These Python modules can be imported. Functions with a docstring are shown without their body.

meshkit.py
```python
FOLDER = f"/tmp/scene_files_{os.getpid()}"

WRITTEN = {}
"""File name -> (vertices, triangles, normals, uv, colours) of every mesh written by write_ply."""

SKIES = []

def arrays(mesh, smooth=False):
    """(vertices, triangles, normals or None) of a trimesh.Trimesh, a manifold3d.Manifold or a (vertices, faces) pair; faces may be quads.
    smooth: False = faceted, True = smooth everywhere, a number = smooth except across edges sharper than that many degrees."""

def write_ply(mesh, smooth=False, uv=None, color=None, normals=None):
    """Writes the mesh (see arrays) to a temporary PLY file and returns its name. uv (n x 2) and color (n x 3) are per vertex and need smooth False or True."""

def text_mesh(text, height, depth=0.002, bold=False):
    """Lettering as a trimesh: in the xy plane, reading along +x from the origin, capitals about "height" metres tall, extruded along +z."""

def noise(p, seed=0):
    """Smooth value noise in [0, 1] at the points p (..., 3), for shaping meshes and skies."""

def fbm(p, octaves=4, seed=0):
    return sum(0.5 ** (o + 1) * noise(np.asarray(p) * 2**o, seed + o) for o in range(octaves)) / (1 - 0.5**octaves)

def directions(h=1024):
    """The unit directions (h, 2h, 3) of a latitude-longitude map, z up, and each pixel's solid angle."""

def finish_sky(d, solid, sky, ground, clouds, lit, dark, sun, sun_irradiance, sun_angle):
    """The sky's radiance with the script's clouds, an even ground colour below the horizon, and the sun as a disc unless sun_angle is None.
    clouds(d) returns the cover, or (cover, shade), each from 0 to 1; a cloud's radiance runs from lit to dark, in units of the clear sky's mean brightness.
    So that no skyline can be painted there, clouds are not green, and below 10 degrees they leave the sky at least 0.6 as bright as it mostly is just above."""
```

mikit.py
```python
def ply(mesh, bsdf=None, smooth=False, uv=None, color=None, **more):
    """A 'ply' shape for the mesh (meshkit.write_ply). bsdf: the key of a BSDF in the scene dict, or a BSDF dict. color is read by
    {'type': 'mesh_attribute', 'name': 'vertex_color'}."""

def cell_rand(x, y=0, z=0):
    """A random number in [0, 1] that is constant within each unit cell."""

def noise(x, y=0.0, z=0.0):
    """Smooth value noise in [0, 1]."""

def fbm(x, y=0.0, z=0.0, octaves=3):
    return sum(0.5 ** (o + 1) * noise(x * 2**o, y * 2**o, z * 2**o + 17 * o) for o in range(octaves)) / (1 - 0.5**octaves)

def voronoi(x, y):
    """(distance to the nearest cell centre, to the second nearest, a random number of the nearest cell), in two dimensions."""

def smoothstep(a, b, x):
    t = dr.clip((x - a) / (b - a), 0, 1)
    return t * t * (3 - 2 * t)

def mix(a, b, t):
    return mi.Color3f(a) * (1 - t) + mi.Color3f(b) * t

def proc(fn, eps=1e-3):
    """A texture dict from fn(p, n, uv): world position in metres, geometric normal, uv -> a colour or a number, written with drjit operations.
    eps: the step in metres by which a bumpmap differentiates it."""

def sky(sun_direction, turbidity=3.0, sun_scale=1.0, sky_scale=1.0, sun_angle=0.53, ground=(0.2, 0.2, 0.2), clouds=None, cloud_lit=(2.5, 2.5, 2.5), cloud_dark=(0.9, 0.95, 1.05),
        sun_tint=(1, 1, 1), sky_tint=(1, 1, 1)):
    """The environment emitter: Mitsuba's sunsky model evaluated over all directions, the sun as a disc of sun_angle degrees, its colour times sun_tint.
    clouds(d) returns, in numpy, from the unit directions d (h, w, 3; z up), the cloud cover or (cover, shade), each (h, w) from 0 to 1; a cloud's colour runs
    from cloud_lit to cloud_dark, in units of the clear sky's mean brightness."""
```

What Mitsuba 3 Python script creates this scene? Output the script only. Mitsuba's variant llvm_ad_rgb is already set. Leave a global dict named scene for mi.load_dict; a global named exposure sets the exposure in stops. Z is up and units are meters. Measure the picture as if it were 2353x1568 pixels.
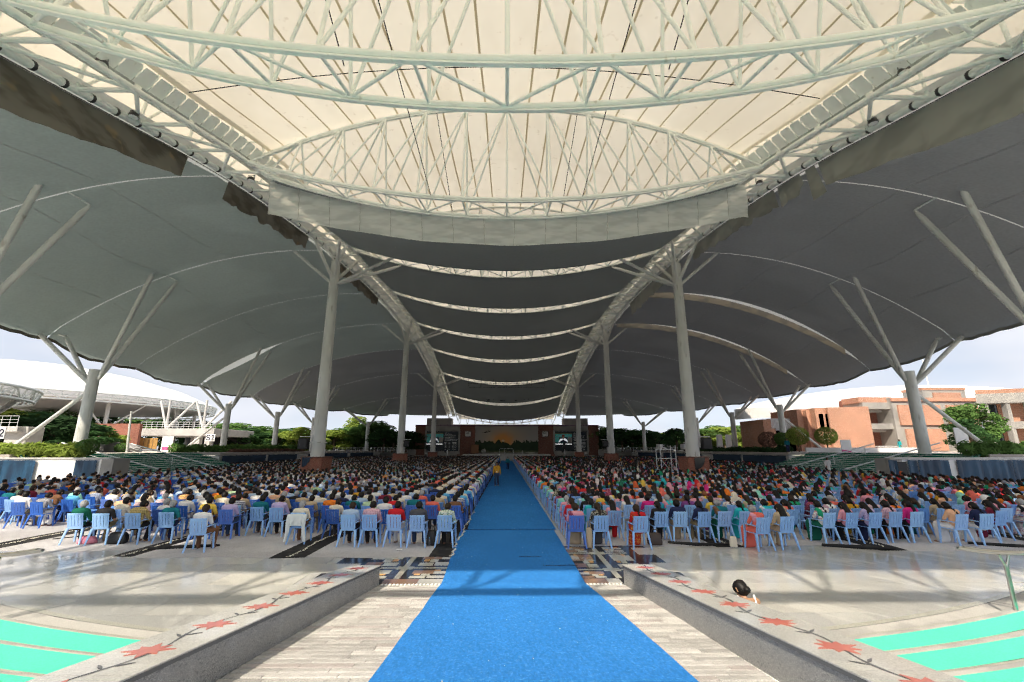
import math, random
import numpy as np
import drjit as dr
import mitsuba as mi
import manifold3d as m3
import mikit, meshkit
from mikit import noise, fbm, voronoi, cell_rand, smoothstep, mix, proc

T = mi.ScalarTransform4f
scene, labels = {}, {}

# ------------------------------------------------------------------ camera, sky, exposure
EYE = np.array([0.0, 0.0, 2.79])
PITCH, YAW = math.radians(13.35), math.radians(0.72)
FWD = np.array([math.sin(YAW) * math.cos(PITCH), math.cos(YAW) * math.cos(PITCH), math.sin(PITCH)])
scene['camera'] = {'type': 'perspective', 'fov': 2 * math.degrees(math.atan(1176.5 / 1046.0)), 'fov_axis': 'x', 'near_clip': 0.05, 'far_clip': 3000.0,
                   'to_world': T().look_at(origin=EYE.tolist(), target=(EYE + FWD).tolist(), up=[0, 0, 1])}
SUN = (-0.40, -0.98, 1.02)


def cloud_cover(d):
    q = d / np.maximum(d[..., 2:3] + 0.25, 0.05)
    n = meshkit.fbm(np.stack([q[..., 0] * 1.6, q[..., 1] * 1.6, q[..., 0] * 0 + 3.1], -1), 5, 4)
    shade = np.clip((meshkit.fbm(np.stack([q[..., 0] * 1.1, q[..., 1] * 1.1, q[..., 0] * 0 + 9.0], -1), 4, 8) - 0.40) * 2.6, 0, 1)
    return np.clip(0.80 + (n - 0.45) * 1.3, 0.55, 0.97), shade


scene['sky'] = mikit.sky(SUN, turbidity=3.5, sun_scale=1.0, sun_angle=0.8, clouds=cloud_cover, cloud_lit=(2.45, 2.52, 2.72), cloud_dark=(1.95, 2.03, 2.28), sun_tint=(.93, 1.0, 1.10))
exposure = 1.97


# ------------------------------------------------------------------ bookkeeping
used = {}


def numbered(name):
    n = used.get(name, 0)
    used[name] = n + 1
    return name if n == 0 else f'{name}_{n:03d}'


def thing(name, label=None, cat=None, group=None, kind=None):
    k = numbered(name)
    e = {}
    if label: e['label'] = label
    if cat: e['category'] = cat
    if group: e['group'] = group
    if kind: e['kind'] = kind
    if e: labels[k] = e
    return k


def put(parent, name, mesh, bsdf, smooth=False, xf=None, **kw):
    """one entry: a part of parent (parent + '__' + name), or a whole thing when name is None"""
    k = parent if name is None else numbered(f'{parent}__{name}')
    d = mesh if isinstance(mesh, dict) else shape(mesh, bsdf, smooth, **kw)
    if isinstance(mesh, dict):
        d = dict(mesh)
        if bsdf: d['bsdf'] = {'type': 'ref', 'id': bsdf}
    if xf is not None: d['to_world'] = xf
    scene[k] = d
    return k


def shape(mesh, bsdf, smooth=False, **kw):
    if isinstance(mesh, MB): mesh = mesh.arrays()
    if isinstance(mesh, m3.Manifold):
        mm = mesh.to_mesh(); mesh = (np.array(mm.vert_properties[:, :3], float), np.array(mm.tri_verts, int))
    return mikit.ply(mesh, bsdf, smooth=smooth, **kw)


def stuff(k):
    labels.setdefault(k, {})['kind'] = 'stuff'


BOXF = np.array([[0, 2, 3], [0, 3, 1], [4, 5, 7], [4, 7, 6], [0, 1, 5], [0, 5, 4], [2, 6, 7], [2, 7, 3], [0, 4, 6], [0, 6, 2], [1, 3, 7], [1, 7, 5]])
BOXV = np.array([[x, y, z] for x in (-.5, .5) for y in (-.5, .5) for z in (-.5, .5)], float)


class MB:
    def __init__(self): self.v, self.f, self.c, self.n = [], [], [], 0

    def add(self, v, f, col=None):
        v = np.asarray(v, float); f = np.asarray(f, int)
        if f.shape[1] == 4: f = np.vstack([f[:, [0, 1, 2]], f[:, [0, 2, 3]]])
        self.v.append(v); self.f.append(f + self.n); self.n += len(v)
        if col is not None: self.c.append(np.broadcast_to(np.asarray(col, float), (len(v), 3)))
        return self

    def box(self, c, s, rot=None, col=None):
        v = BOXV * np.asarray(s, float)
        if rot is not None: v = v @ np.asarray(rot).T
        return self.add(v + np.asarray(c, float), BOXF, col)

    def cbox(self, c, s, b=0.01, rot=None):
        """a box with chamfered edges"""
        h = np.asarray(s, float) / 2
        b = min(b, h.min() * .9)
        p = []
        for sx in (-1, 1):
            for sy in (-1, 1):
                for sz in (-1, 1):
                    for ax in range(3):
                        q = np.array([sx, sy, sz]) * (h - b); q[ax] = [sx, sy, sz][ax] * h[ax]; p.append(q)
        hull = m3.Manifold.hull_points(np.array(p)); mm = hull.to_mesh()
        v = np.array(mm.vert_properties[:, :3], float)
        if rot is not None: v = v @ np.asarray(rot).T
        return self.add(v + np.asarray(c, float), np.array(mm.tri_verts, int))

    def tube(self, p0, p1, r, n=8, r1=None, cap=False, col=None):
        return self.poly([p0, p1], [r, r if r1 is None else r1], n, cap, col)

    def poly(self, pts, r, n=8, cap=False, col=None):
        p = np.asarray(pts, float); m = len(p)
        r = np.broadcast_to(np.asarray(r, float), (m,))
        t = np.gradient(p, axis=0); t /= np.linalg.norm(t, axis=1, keepdims=True) + 1e-12
        ref = np.array([0, 0, 1.0]) if np.abs(t[:, 2]).mean() < .9 else np.array([0, 1.0, 0])
        a = np.cross(t, ref); a /= np.linalg.norm(a, axis=1, keepdims=True) + 1e-12
        b = np.cross(a, t)
        g = np.arange(n) * 2 * np.pi / n
        v = p[:, None] + r[:, None, None] * (np.cos(g)[None, :, None] * a[:, None] + np.sin(g)[None, :, None] * b[:, None])
        i, j = np.meshgrid(np.arange(m - 1), np.arange(n), indexing='ij'); i, j = i.ravel(), j.ravel()
        f = np.stack([i * n + j, (i + 1) * n + j, (i + 1) * n + (j + 1) % n, i * n + (j + 1) % n], 1)
        self.add(v.reshape(-1, 3), f, col)
        if cap:
            for e, w in ((0, 1), (m - 1, -1)):
                k = np.arange(1, n - 1)
                f = np.stack([0 * k, k, k + 1], 1)
                self.add(v[e], f if w > 0 else f[:, ::-1], col)
        return self

    def quad(self, a, b, c, d, col=None): return self.add([a, b, c, d], [[0, 1, 2, 3]], col)

    def grid(self, P, col=None):
        P = np.asarray(P, float); a, b = P.shape[:2]
        i, j = np.meshgrid(np.arange(a - 1), np.arange(b - 1), indexing='ij'); i, j = i.ravel(), j.ravel()
        f = np.stack([i * b + j, (i + 1) * b + j, (i + 1) * b + j + 1, i * b + j + 1], 1)
        return self.add(P.reshape(-1, 3), f, col)

    def sheet(self, P, t):
        """a surface given thickness t (along the mean normal)"""
        P = np.asarray(P, float)
        n = np.cross(P[1:, :-1] - P[:-1, :-1], P[:-1, 1:] - P[:-1, :-1]).reshape(-1, 3).sum(0)
        n /= np.linalg.norm(n)
        self.grid(P); Q = P + n * t; self.grid(Q[::-1])
        for e0, e1 in ((P[0], Q[0]), (Q[-1], P[-1]), (Q[:, 0], P[:, 0]), (P[:, -1], Q[:, -1])):
            self.grid(np.stack([e0, e1]))
        return self

    def prism(self, poly, z0, z1):
        """upright prism over a convex or star-shaped plan polygon; z0, z1 numbers or per-point arrays"""
        p = np.asarray(poly, float); n = len(p)
        z0 = np.broadcast_to(z0, (n,)); z1 = np.broadcast_to(z1, (n,))
        c = p.mean(0)
        lo = np.column_stack([p, z0]); hi = np.column_stack([p, z1])
        k = np.arange(n); kk = (k + 1) % n
        v = np.vstack([lo, hi, [[*c, z0.mean()]], [[*c, z1.mean()]]])
        f = np.vstack([np.stack([k, kk, kk + n], 1), np.stack([k, kk + n, k + n], 1), np.stack([kk, k, 0 * k + 2 * n], 1), np.stack([k + n, kk + n, 0 * k + 2 * n + 1], 1)])
        return self.add(v, f)

    def lathe(self, prof, n=16, center=(0, 0, 0)):
        prof = np.asarray(prof, float); g = np.linspace(0, 2 * np.pi, n + 1)
        P = np.stack([prof[:, :1] * np.cos(g), prof[:, :1] * np.sin(g), np.repeat(prof[:, 1:2], n + 1, 1)], -1) + np.asarray(center, float)
        return self.grid(P[:, ::-1])

    def mesh(self, v, f, xf=None, col=None):
        v = np.asarray(v, float)
        if xf is not None: v = v @ xf[:3, :3].T + xf[:3, 3]
        return self.add(v, f, col)

    def arrays(self): return np.vstack(self.v), np.vstack(self.f)

    def colors(self): return np.vstack(self.c)


def rotz(a): c, s = math.cos(a), math.sin(a); return np.array([[c, -s, 0], [s, c, 0], [0, 0, 1.0]])
def rotx(a): c, s = math.cos(a), math.sin(a); return np.array([[1, 0, 0], [0, c, -s], [0, s, c]])
def roty(a): c, s = math.cos(a), math.sin(a); return np.array([[c, 0, s], [0, 1, 0], [-s, 0, c]])


_U = 'zeroth first second third fourth fifth sixth seventh eighth ninth tenth eleventh twelfth thirteenth fourteenth fifteenth sixteenth seventeenth eighteenth nineteenth'.split()
ORD = _U + [t if not u else f'{n}-{_U[u]}' for n, t in (('twenty', 'twentieth'), ('thirty', 'thirtieth'), ('forty', 'fortieth')) for u in range(10)]
rng = random.Random(11)
nrg = np.random.default_rng(5)
PI = math.pi
# ------------------------------------------------------------------ materials
def rgb(*c): return {'type': 'rgb', 'value': list(c)}


def mat(key, color, rough=.5, spec=.5, two=True, **kw):
    col = rgb(*color) if isinstance(color, (tuple, list)) else proc(color)
    b = {'type': 'principled', 'base_color': col, 'roughness': proc(rough) if callable(rough) else rough, 'specular': spec, **kw}
    scene[key] = {'type': 'twosided', 'bsdf': b} if two else b
    return key


def srgb(r, g, b): return tuple(((c / 255) / 12.92 if c / 255 < .04045 else ((c / 255 + .055) / 1.055) ** 2.4) for c in (r, g, b))


def c_steel(p, n, uv):
    g = smoothstep(.62, .95, fbm(p.x * 1.7, p.y * 1.7, p.z * 1.7, 3))
    s = smoothstep(.72, .9, fbm(p.x * 6, p.y * 6, p.z * 2.2, 2))
    return mix(mix((.82, .86, .835), (.72, .75, .70), g * .6), (.40, .33, .23), s * .40)


mat('white_steel', c_steel, .38)
mat('column_paint', lambda p, n, uv: mix(mix((.72, .73, .70), (.62, .63, .60), smoothstep(.4, .7, fbm(p.x * .8, p.y * .8, p.z * .35, 3))), (.36, .34, .28), smoothstep(.66, .88, fbm(p.x * 5, p.y * 5, p.z * .9, 2)) * .6), .42)
mat('gutter_metal', lambda p, n, uv: mix((.46, .50, .49), (.36, .38, .34), smoothstep(.45, .75, fbm(p.x * .9, p.y * 2.0, p.z * .9, 3))), .45)
mat('dark_metal', (.035, .035, .037), .5)
mat('steel_rail', (.62, .62, .60), .22, metallic=1.0)
mat('white_rail', (.74, .75, .76), .4)
mat('cable_black', (.018, .018, .018), .6)


def thin(key, color, trans, rough=.7, **kw):
    col = rgb(*color) if isinstance(color, (tuple, list)) else proc(color)
    scene[key] = {'type': 'principledthin', 'base_color': col, 'roughness': rough, 'diff_trans': trans, 'eta': 1.25, **kw}
    return key


def c_membrane(p, n, uv):
    st = fbm(p.x * .55, p.y * .18, p.z * .3, 4)
    sp = smoothstep(.74, .9, fbm(p.x * 3.2, p.y * 2.4, 1.0, 3))
    return mix(mix((.86, .80, .68), (.80, .735, .61), smoothstep(.42, .72, st)), (.55, .46, .34), sp * .35)


thin('membrane', c_membrane, .74)
thin('seam_tape', (.62, .55, .40), .7)
thin('white_membrane', (.93, .93, .93), .30)


def c_net(tint):
    def f(p, n, uv):
        w = smoothstep(.50, .74, fbm(p.x * .10, p.y * .16, p.z * .10, 3))
        fold = smoothstep(.78, .93, fbm(p.x * .55, p.y * .14, p.z * .45, 3)) * smoothstep(.52, .70, fbm(p.x * .05, p.y * .06, 4.0, 2))
        wv = .90 + .20 * fbm(p.x * 9, p.y * 9, p.z * 9, 2)
        return mix(mix(tint, tuple(min(1, c * 1.12) for c in tint), w), (.50, .51, .50), fold * .55) * wv
    return f


thin('net_green', c_net((.40, .465, .455)), .38)
thin('net_grey', c_net((.325, .342, .36)), .36)
thin('net_center', c_net((.225, .255, .272)), .32)
mat('net_seam', (.50, .51, .50), .8, .1)
thin('curtain_weave', lambda p, n, uv: mix((.86, .90, .90), (.70, .74, .74), smoothstep(.35, .7, fbm(p.x * 1.2, p.y * .6, p.z * 3.2, 3))), .62)
scene['curtain_net'] = {'type': 'mask', 'opacity': .76, 'bsdf': scene.pop('curtain_weave')}   # open net: a quarter of it is holes
mat('cloth_brown', lambda p, n, uv: mix(mix((.175, .165, .145), (.105, .095, .078), smoothstep(.4, .65, fbm(p.x * .8, p.y * .7, p.z * 1.6, 4))), (.27, .20, .11), smoothstep(.62, .8, fbm(p.x * 2, p.y * 1.5, p.z * 1.8, 3)) * .6), .85, .2)
mat('cloth_grey', lambda p, n, uv: mix((.30, .305, .285), (.23, .235, .22), smoothstep(.4, .65, fbm(p.x * .8, p.y * .5, p.z * 1.2, 3))), .85, .2)
mat('cloth_tan', lambda p, n, uv: mix((.46, .40, .31), (.34, .31, .26), smoothstep(.4, .65, fbm(p.x * .8, p.y * .5, p.z * 1.2, 3))), .85, .2)
mat('curtain_blue', lambda p, n, uv: mix((.012, .060, .125), (.006, .030, .070), smoothstep(.4, .7, fbm(p.x * 2.0, p.y * 2.0, p.z * .3, 2))), .42, .5)
mat('cover_navy', (.020, .045, .085), .6)


# stone
def c_granite(base, dark, k=1.0):
    def f(p, n, uv):
        v = fbm(p.x * .55 + .6 * p.y, p.y * .35, 2.0, 4)
        vein = smoothstep(.60, .72, fbm(p.x * 1.9 + 1.3 * p.y, p.y * .7 - p.x * .2, 7.0, 4))
        sp = noise(p.x * 95, p.y * 95, p.z * 95)
        st = smoothstep(.66, .78, fbm(p.x * 2.6, p.y * 2.6, 11.0, 4))
        c = mix(mix(base, dark, smoothstep(.35, .68, v) * .75), tuple(b * 1.16 for b in base), vein * .5)
        c = mix(c, tuple(b * .80 for b in base), st * .5)
        return c * (.86 + .28 * sp * k)
    return f


def r_granite(p, n, uv): return .11 + .16 * smoothstep(.35, .75, fbm(p.x * .9, p.y * 1.3, 3.0, 4)) + .10 * smoothstep(.6, .8, fbm(p.x * 5, p.y * 5, 8.0, 2))


mat('granite_grey', c_granite((.455, .455, .435), (.325, .327, .32)), r_granite, .55)
mat('granite_warm', c_granite((.48, .475, .445), (.355, .35, .335)), r_granite, .55)
mat('granite_cool', c_granite((.415, .418, .41), (.295, .30, .30)), r_granite, .55)
mat('granite_black', c_granite((.030, .031, .036), (.018, .018, .022), 1.3), .13, .6)
mat('stone_light', c_granite((.42, .42, .37), (.33, .33, .30)), .16, .55)
mat('stone_brown', c_granite((.25, .16, .115), (.17, .11, .08)), .16, .55)
mat('stone_ochre', (.52, .30, .11), .2, .55)
mat('inlay_red', lambda p, n, uv: mix((.46, .125, .085), (.37, .095, .07), fbm(p.x * 9, p.y * 9, 1.0, 3)), .15, .55)
mat('inlay_black', (.050, .052, .056), .15, .55)


def c_wallface(p, n, uv):
    sp = noise(p.x * 160, p.y * 160, p.z * 160); s2 = noise(p.x * 60, p.y * 60, p.z * 60)
    dr_ = smoothstep(.62, .8, fbm(p.x * 4, p.y * 5, p.z * .6, 3))
    return mix(mix((.20, .205, .21), (.36, .36, .35), smoothstep(.45, .8, sp)), (.09, .09, .10), smoothstep(.6, .85, s2) * .7) * (.92 + .2 * dr_)


mat('wall_granite', c_wallface, .42, .5)
mat('coping', c_granite((.40, .395, .37), (.31, .31, .295), 1.6), lambda p, n, uv: .10 + .14 * smoothstep(.3, .7, fbm(p.x * 1.2, p.y * 1.6, 5.0, 3)), .6)
mat('coping_edge', (.085, .088, .092), .5)
for i, c in enumerate([(.42, .41, .40), (.36, .353, .345), (.47, .46, .448), (.37, .342, .335)]):
    mat(f'paver_{i}', (lambda c: lambda p, n, uv: mix(c, tuple(x * .70 for x in c), smoothstep(.38, .75, fbm(p.x * 4.0, p.y * 5, 3.0 + c[0] * 9, 4)) * .7) * (.84 + .32 * noise(p.x * 90, p.y * 90, 2.0)))(c), .62, .4)
mat('paver_base', (.86, .85, .83), .7, .3)
mat('step_stone', lambda p, n, uv: mix((.45, .44, .42), (.34, .335, .325), smoothstep(.35, .7, fbm(p.x * 2, p.y * 2, p.z * 2, 4))) * (.88 + .24 * noise(p.x * 110, p.y * 110, p.z * 110)), .5, .45)
mat('concrete', lambda p, n, uv: mix(mix((.40, .385, .36), (.31, .30, .285), smoothstep(.35, .7, fbm(p.x * .7, p.y * .7, p.z * .5, 4))), (.22, .21, .195), smoothstep(.64, .82, fbm(p.x * 2.4, p.y * 2.4, p.z * .5, 3)) * .55), .8, .3)
mat('concrete_pale', lambda p, n, uv: mix((.60, .59, .57), (.50, .49, .475), smoothstep(.35, .75, fbm(p.x * .7, p.y * .7, p.z * .5, 4))), .75, .3)
mat('wall_white', (.80, .79, .78), .7, .3)


def brick(c0, c1, mortar, sx=.23, sz=.085):
    def f(p, n, uv):
        u = dr.select(dr.abs(n.x) > dr.abs(n.y), p.y, p.x)
        row = dr.floor(p.z / sz)
        uu = u / sx + .5 * (row - 2 * dr.floor(row / 2))
        fu, fz = uu - dr.floor(uu), p.z / sz - row
        e = dr.minimum(dr.minimum(fu, 1 - fu) * sx, dr.minimum(fz, 1 - fz) * sz)
        r = cell_rand(dr.floor(uu), row, 3)
        c = mix(c0, c1, r)
        big = smoothstep(.35, .75, fbm(p.x * .22, p.y * .22, p.z * .16, 3))
        return mix(mortar, c * (.82 + .34 * big), smoothstep(.003, .008, e))
    return f


mat('brick_orange', brick((.60, .31, .205), (.51, .245, .155), (.58, .46, .38)), .85, .25)
mat('brick_red', brick((.36, .135, .09), (.26, .095, .065), (.30, .22, .18)), .85, .25)
mat('brick_dark', brick((.27, .115, .085), (.19, .08, .06), (.22, .17, .145)), .85, .25)


# carpets, ground
def c_blue(p, n, uv):
    h = fbm(p.x * 60, p.y * 22, 1.0, 2); s = fbm(p.x * 1.1, p.y * .9, 4.0, 4)
    pil = smoothstep(.70, .86, noise(p.x * 34, p.y * 70, 2.0))
    return mix(mix((.022, .145, .43), (.030, .175, .50), s), (.11, .32, .64), pil * .35) * (.80 + .40 * h)


mat('carpet_blue', c_blue, .95, .05)
mat('carpet_green', lambda p, n, uv: mix((.10, .66, .45), (.085, .60, .41), fbm(p.x * .8, p.y * .8, 2.0, 4)) * (.93 + .14 * noise(p.x * 70, p.y * 70, 1.0)), .85, .15)
mat('step_green', (.014, .20, .125), .8, .2)
mat('mat_grey', lambda p, n, uv: mix((.43, .425, .44), (.35, .345, .36), smoothstep(.3, .75, fbm(p.x * .9, p.y * .9, 6.0, 4))) * (.9 + .2 * noise(p.x * 50, p.y * 50, 1.0)), .9, .15)
mat('mat_black', lambda p, n, uv: mix((.022, .022, .024), (.05, .048, .045), smoothstep(.5, .8, fbm(p.x * 3, p.y * 3, 6.0, 4))), .85, .2)
mat('garland_white', (.80, .77, .68), .8, .2)
mat('petal', (.85, .83, .76), .8, .2)
mat('ground_soil', lambda p, n, uv: mix((.27, .25, .21), (.17, .19, .12), smoothstep(.4, .65, fbm(p.x * .08, p.y * .08, 1.0, 4))), .95, .1)
mat('paving_pale', lambda p, n, uv: mix((.48, .44, .40), (.40, .36, .33), smoothstep(.35, .7, fbm(p.x * .4, p.y * .4, 1.0, 4))), .85, .2)
mat('lawn', lambda p, n, uv: mix((.06, .12, .02), (.10, .16, .03), smoothstep(.3, .7, fbm(p.x * 1.4, p.y * 1.4, 1.0, 4))), .95, .1)


# plants
def leaf(key, c, t=.55):
    return thin(key, (lambda c: lambda p, n, uv: mix(c, tuple(min(1, x * 1.7) for x in c), smoothstep(.3, .8, noise(p.x * .9, p.y * .9, p.z * .9))))(c), t, .5)


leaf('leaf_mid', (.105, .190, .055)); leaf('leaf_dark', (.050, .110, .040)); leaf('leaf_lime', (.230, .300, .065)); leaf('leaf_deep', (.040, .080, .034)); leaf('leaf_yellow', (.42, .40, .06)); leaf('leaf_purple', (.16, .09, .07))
mat('bark', (.16, .12, .09), .9, .1)

# chairs, cloth, people
PLASTIC = {'light blue': (.27, .50, .90), 'blue': (.035, .14, .56), 'mid blue': (.15, .35, .80)}
for k, c in PLASTIC.items():
    for i, (f, g) in enumerate(((1, 0), (.90, .02), (1.06, .05), (.97, .08))): mat('plastic_' + k.replace(' ', '_') + f'_{i}', tuple(min(.95, x * f + g) for x in c), (.34, .42, .38, .5)[i], .5)
CLOTH = {'white': (.78, .77, .76), 'cream': (.72, .66, .54), 'pale blue': (.42, .55, .72), 'sky blue': (.12, .42, .70), 'teal': (.012, .16, .20), 'dark green': (.012, .13, .085), 'green': (.02, .36, .17),
         'pale green': (.50, .68, .42), 'mint': (.28, .66, .54), 'yellow': (.76, .54, .09), 'mustard': (.62, .33, .03), 'orange': (.80, .21, .03), 'peach': (.80, .46, .28), 'pink': (.75, .33, .40), 'pale pink': (.75, .55, .58),
         'magenta': (.62, .03, .22), 'red': (.58, .022, .03), 'coral': (.76, .16, .12), 'maroon': (.19, .022, .045), 'purple': (.20, .06, .22), 'lilac': (.50, .42, .66), 'navy': (.022, .03, .085), 'royal blue': (.02, .10, .45),
         'black': (.022, .022, .025), 'dark grey': (.085, .085, .095), 'grey': (.30, .30, .32), 'brown': (.20, .10, .055), 'beige': (.50, .39, .26), 'turquoise': (.03, .50, .55), 'khaki': (.30, .24, .14), 'denim': (.045, .075, .15)}
for k, c in CLOTH.items(): mat('cloth_' + k.replace(' ', '_') + '_fabric', c, .85, .2)
SKINS = [(.30, .155, .09), (.215, .105, .06), (.40, .22, .135), (.15, .07, .04)]
for i, c in enumerate(SKINS): mat(f'skin_{i}', c, .5, .4)
mat('hair_black', (.008, .007, .007), .5, .25); mat('hair_brown', (.030, .018, .011), .5, .25); mat('hair_grey', (.32, .32, .33), .5, .4); mat('hair_henna', (.20, .07, .025), .4, .4)


def stripes(a, b, k=28.0, ax='z'):
    def f(p, n, uv):
        q = {'z': p.z, 'x': p.x, 'y': p.y}[ax] * k
        return dr.select(q - dr.floor(q) < .5, mi.Color3f(a), mi.Color3f(b))
    return f


def checks(a, b, k=22.0):
    def f(p, n, uv):
        q, r = p.z * k, p.x * k
        return mix(a, b, .5 * dr.select(q - dr.floor(q) < .35, mi.Float(1), mi.Float(0)) + .5 * dr.select(r - dr.floor(r) < .35, mi.Float(1), mi.Float(0)))
    return f


def floral(a, b, k=26.0):
    def f(p, n, uv):
        d1, d2, w = voronoi(p.x * k + p.y * 9, p.z * k)
        return mix(a, b, smoothstep(.42, .30, d1) * dr.select(w > .35, mi.Float(1), mi.Float(0)))
    return f


PRINTS = {'grey and white striped': stripes((.62, .62, .66), (.16, .17, .24), 17.0), 'navy and white striped': stripes((.02, .025, .06), (.55, .55, .58), 26.0), 'yellow checked': checks((.56, .43, .18), (.20, .15, .07)),
          'pink checked': checks((.72, .50, .56), (.45, .20, .28)), 'blue checked': checks((.12, .18, .34), (.60, .62, .66)), 'white and green printed': floral((.66, .70, .62), (.10, .24, .14)),
          'red printed': floral((.55, .05, .03), (.80, .38, .08)), 'maroon printed': floral((.26, .045, .09), (.55, .20, .26)), 'black spotted': floral((.02, .02, .022), (.62, .58, .45), 34.0), 'white printed': floral((.78, .76, .72), (.50, .20, .28)),
          'orange striped': stripes((.74, .52, .28), (.62, .26, .06), 20.0)}
for k, f in PRINTS.items(): mat('cloth_' + k.replace(' ', '_') + '_fabric', f, .85, .2)
scene['crowd_colors'] = {'type': 'twosided', 'bsdf': {'type': 'principled', 'base_color': {'type': 'mesh_attribute', 'name': 'vertex_color'}, 'roughness': .7, 'specular': .3}}
mat('bag_black', (.015, .016, .018), .5); mat('bag_brown', (.05, .035, .03), .45); mat('bag_pink', (.72, .25, .33), .5); mat('white_cloth', (.74, .78, .78), .85, .2); mat('wood_board', lambda p, n, uv: mix((.50, .29, .09), (.40, .22, .06), fbm(p.x * 3, p.y * 3, p.z * .8, 3)), .6)
mat('wood_box', (.26, .12, .05), .5); mat('plain_white', (.85, .85, .85), .5); mat('plain_black', (.02, .02, .022), .5); mat('banner_pink', (.60, .12, .30), .6); mat('letter_dark', (.03, .035, .06), .6)
scene['window_glass'] = {'type': 'principled', 'base_color': rgb(.03, .045, .05), 'roughness': .06, 'specular': .8}
# ------------------------------------------------------------------ the hall's roof: geometry laws
from scipy.interpolate import CubicSpline, PchipInterpolator
_ZM = PchipInterpolator([-8, 0, 3, 12, 15, 18.3, 22, 26, 30.4, 41, 57, 67, 80, 89, 105, 121, 137, 143, 160], [9.3, 11.6, 12.8, 15.9, 16.7, 17.6, 18.6, 19.5, 20.3, 21.75, 23.0, 23.3, 23.1, 22.4, 20.2, 16.9, 13.2, 11.5, 8])
_XE = CubicSpline([5, 9, 25, 41, 57, 73, 89, 105, 121, 137, 145], [27, 29.5, 36.3, 42, 46.5, 48.9, 49.3, 48.3, 42.5, 36, 33])
def zm(y): return _ZM(y)
def xe(y): return _XE(y)
SAG = 2.55
XI, XO = 15.0, 17.4          # the main truss's inner and outer chord
def side_z(y, t): return zm(y) - (zm(y) - 13.3) * np.clip(t, 0, 1) ** 2.2
def side_pt(sx, y, t): return np.array([sx * (17.75 + t * (xe(y) - 17.75)), y, side_z(y, t) - .25])
TRUSS_Y = [11.0, 24.3, 41.0, 57.0, 73.0, 89.0, 105.0, 121.0, 137.0]


def chord_z(y, x): return zm(y) - SAG * (1 - (np.asarray(x) / XI) ** 2)
def top_z(y, x): return zm(y) + .95 + 3.75 * (1 - (np.asarray(x) / 15.0) ** 2)


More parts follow.
